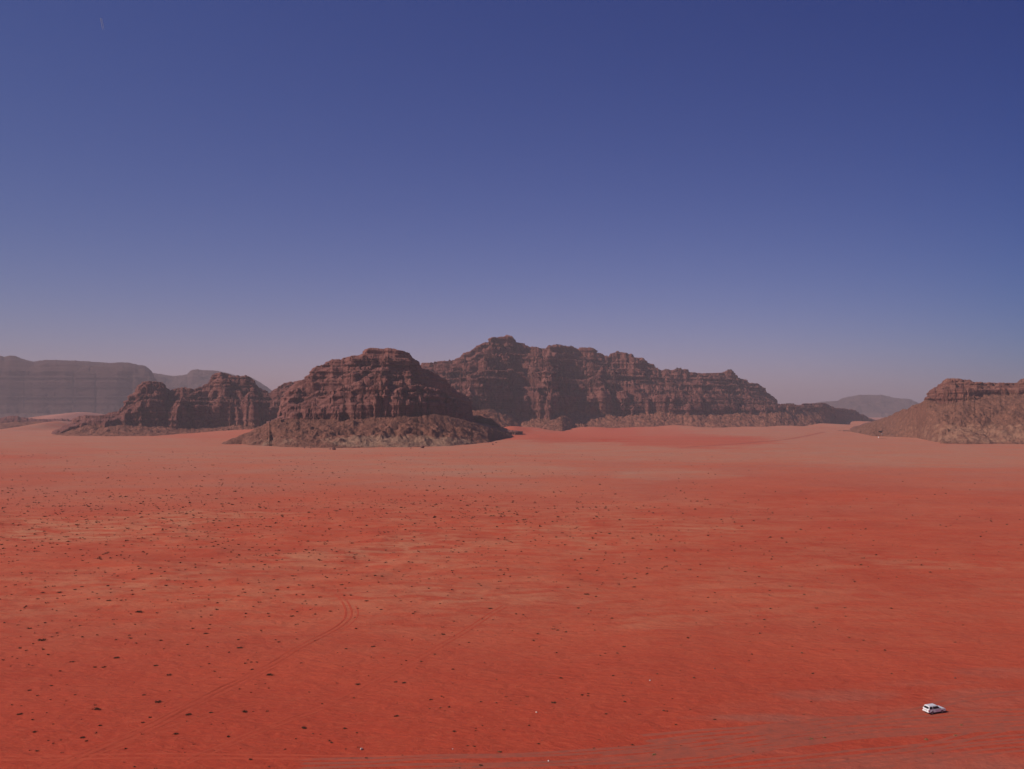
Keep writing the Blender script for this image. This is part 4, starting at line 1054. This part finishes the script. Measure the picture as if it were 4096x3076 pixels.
for i in range(6):
    b = bmesh.new(); box(b, ln * i / 5 - .09, ln * i / 5 + .09, -.09, .09, -0.5, 1.2); part('post', b, M_POLE, fn)

# ---------------------------------------------------------------- contrail, high above the haze
km = bpy.data.materials.new('thin_ice_cloud'); km.use_nodes = True; kt = km.node_tree; kt.nodes.clear()
ko = kt.nodes.new('ShaderNodeOutputMaterial'); kmx = kt.nodes.new('ShaderNodeMixShader'); ktr = kt.nodes.new('ShaderNodeBsdfTransparent'); kd = kt.nodes.new('ShaderNodeBsdfDiffuse')
kd.inputs[0].default_value = (0.92, 0.92, 0.95, 1)
kc = kt.nodes.new('ShaderNodeTexCoord'); kn = kt.nodes.new('ShaderNodeTexNoise'); kn.inputs['Scale'].default_value = 0.03
kr = kt.nodes.new('ShaderNodeMapRange'); kr.inputs[1].default_value = 0.3; kr.inputs[2].default_value = 0.7; kr.inputs[3].default_value = 0.25; kr.inputs[4].default_value = 0.45
kt.links.new(kc.outputs['Object'], kn.inputs['Vector']); kt.links.new(kn.outputs[0], kr.inputs[0]); kt.links.new(kr.outputs[0], kmx.inputs[0])
kt.links.new(ktr.outputs[0], kmx.inputs[1]); kt.links.new(kd.outputs[0], kmx.inputs[2]); kt.links.new(kmx.outputs[0], ko.inputs[0])
ALT = 9000.0
def sky_pt(px, py):
    # direction through a photo pixel, carried up to the flight level
    v = Vector(((px - 2048) / FOC, 1.0, (HZ - py) / FOC))
    return Vector((0, 0, CAM_H)) + v * ((ALT - CAM_H) / v.z)
ct = bpy.data.objects.new('contrail', None); C.objects.link(ct)
A0, A1 = sky_pt(404, 72), sky_pt(414, 122)
ct.location = A0
tag(ct, 'faint twin white vapour trail high in the blue sky at the upper left', 'contrail')
dv = (A1 - A0); ux = dv.normalized(); sidev = ux.cross(Vector((0, 0, 1))).normalized()
for s_, (w0, w1) in ((-1, (7, 5)), (1, (7, 4))):
    b = bmesh.new(); rings = []
    for i in range(25):
        f = i / 24; c = dv * f + sidev * s_ * (13 + 4 * f)
        rad = (w0 + (w1 - w0) * f) * min(1, f * 12 + 0.35) * min(1, (1 - f) * 3 + 0.15)
        up = Vector((0, 0, 1))
        rings.append([b.verts.new(c + (sidev * math.cos(q * math.pi / 4) + up * math.sin(q * math.pi / 4)) * rad) for q in range(8)])
    for i in range(24):
        for q in range(8): b.faces.new((rings[i][q], rings[i][(q + 1) % 8], rings[i + 1][(q + 1) % 8], rings[i + 1][q]))
    b.faces.new(rings[0][::-1]); b.faces.new(rings[-1])
    part('vapour_streak', b, km, ct)
#@@END
# ---------------------------------------------------------------- haze
hb = bpy.data.meshes.new('haze')
x0, x1, y0, y1, z0, z1 = -15500, 15500, -15500, 15500, -12.0, 470.0
hb.from_pydata([(x0,y0,z0),(x1,y0,z0),(x1,y1,z0),(x0,y1,z0),(x0,y0,z1),(x1,y0,z1),(x1,y1,z1),(x0,y1,z1)], [],
               [(3,2,1,0),(4,5,6,7),(0,1,5,4),(1,2,6,5),(2,3,7,6),(3,0,4,7)])
hm = bpy.data.materials.new('dust_haze'); hm.use_nodes = True
hm.node_tree.nodes.clear()
ho = hm.node_tree.nodes.new('ShaderNodeOutputMaterial'); pv = hm.node_tree.nodes.new('ShaderNodeVolumePrincipled')
pv.inputs['Color'].default_value = (0.76, 0.615, 0.64, 1)
pv.inputs['Density'].default_value = 0.85e-4
pv.inputs['Anisotropy'].default_value = 0.0
hm.node_tree.links.new(pv.outputs[0], ho.inputs[1])
link('haze', hb, hm, kind='stuff', label='thin pinkish dust haze')
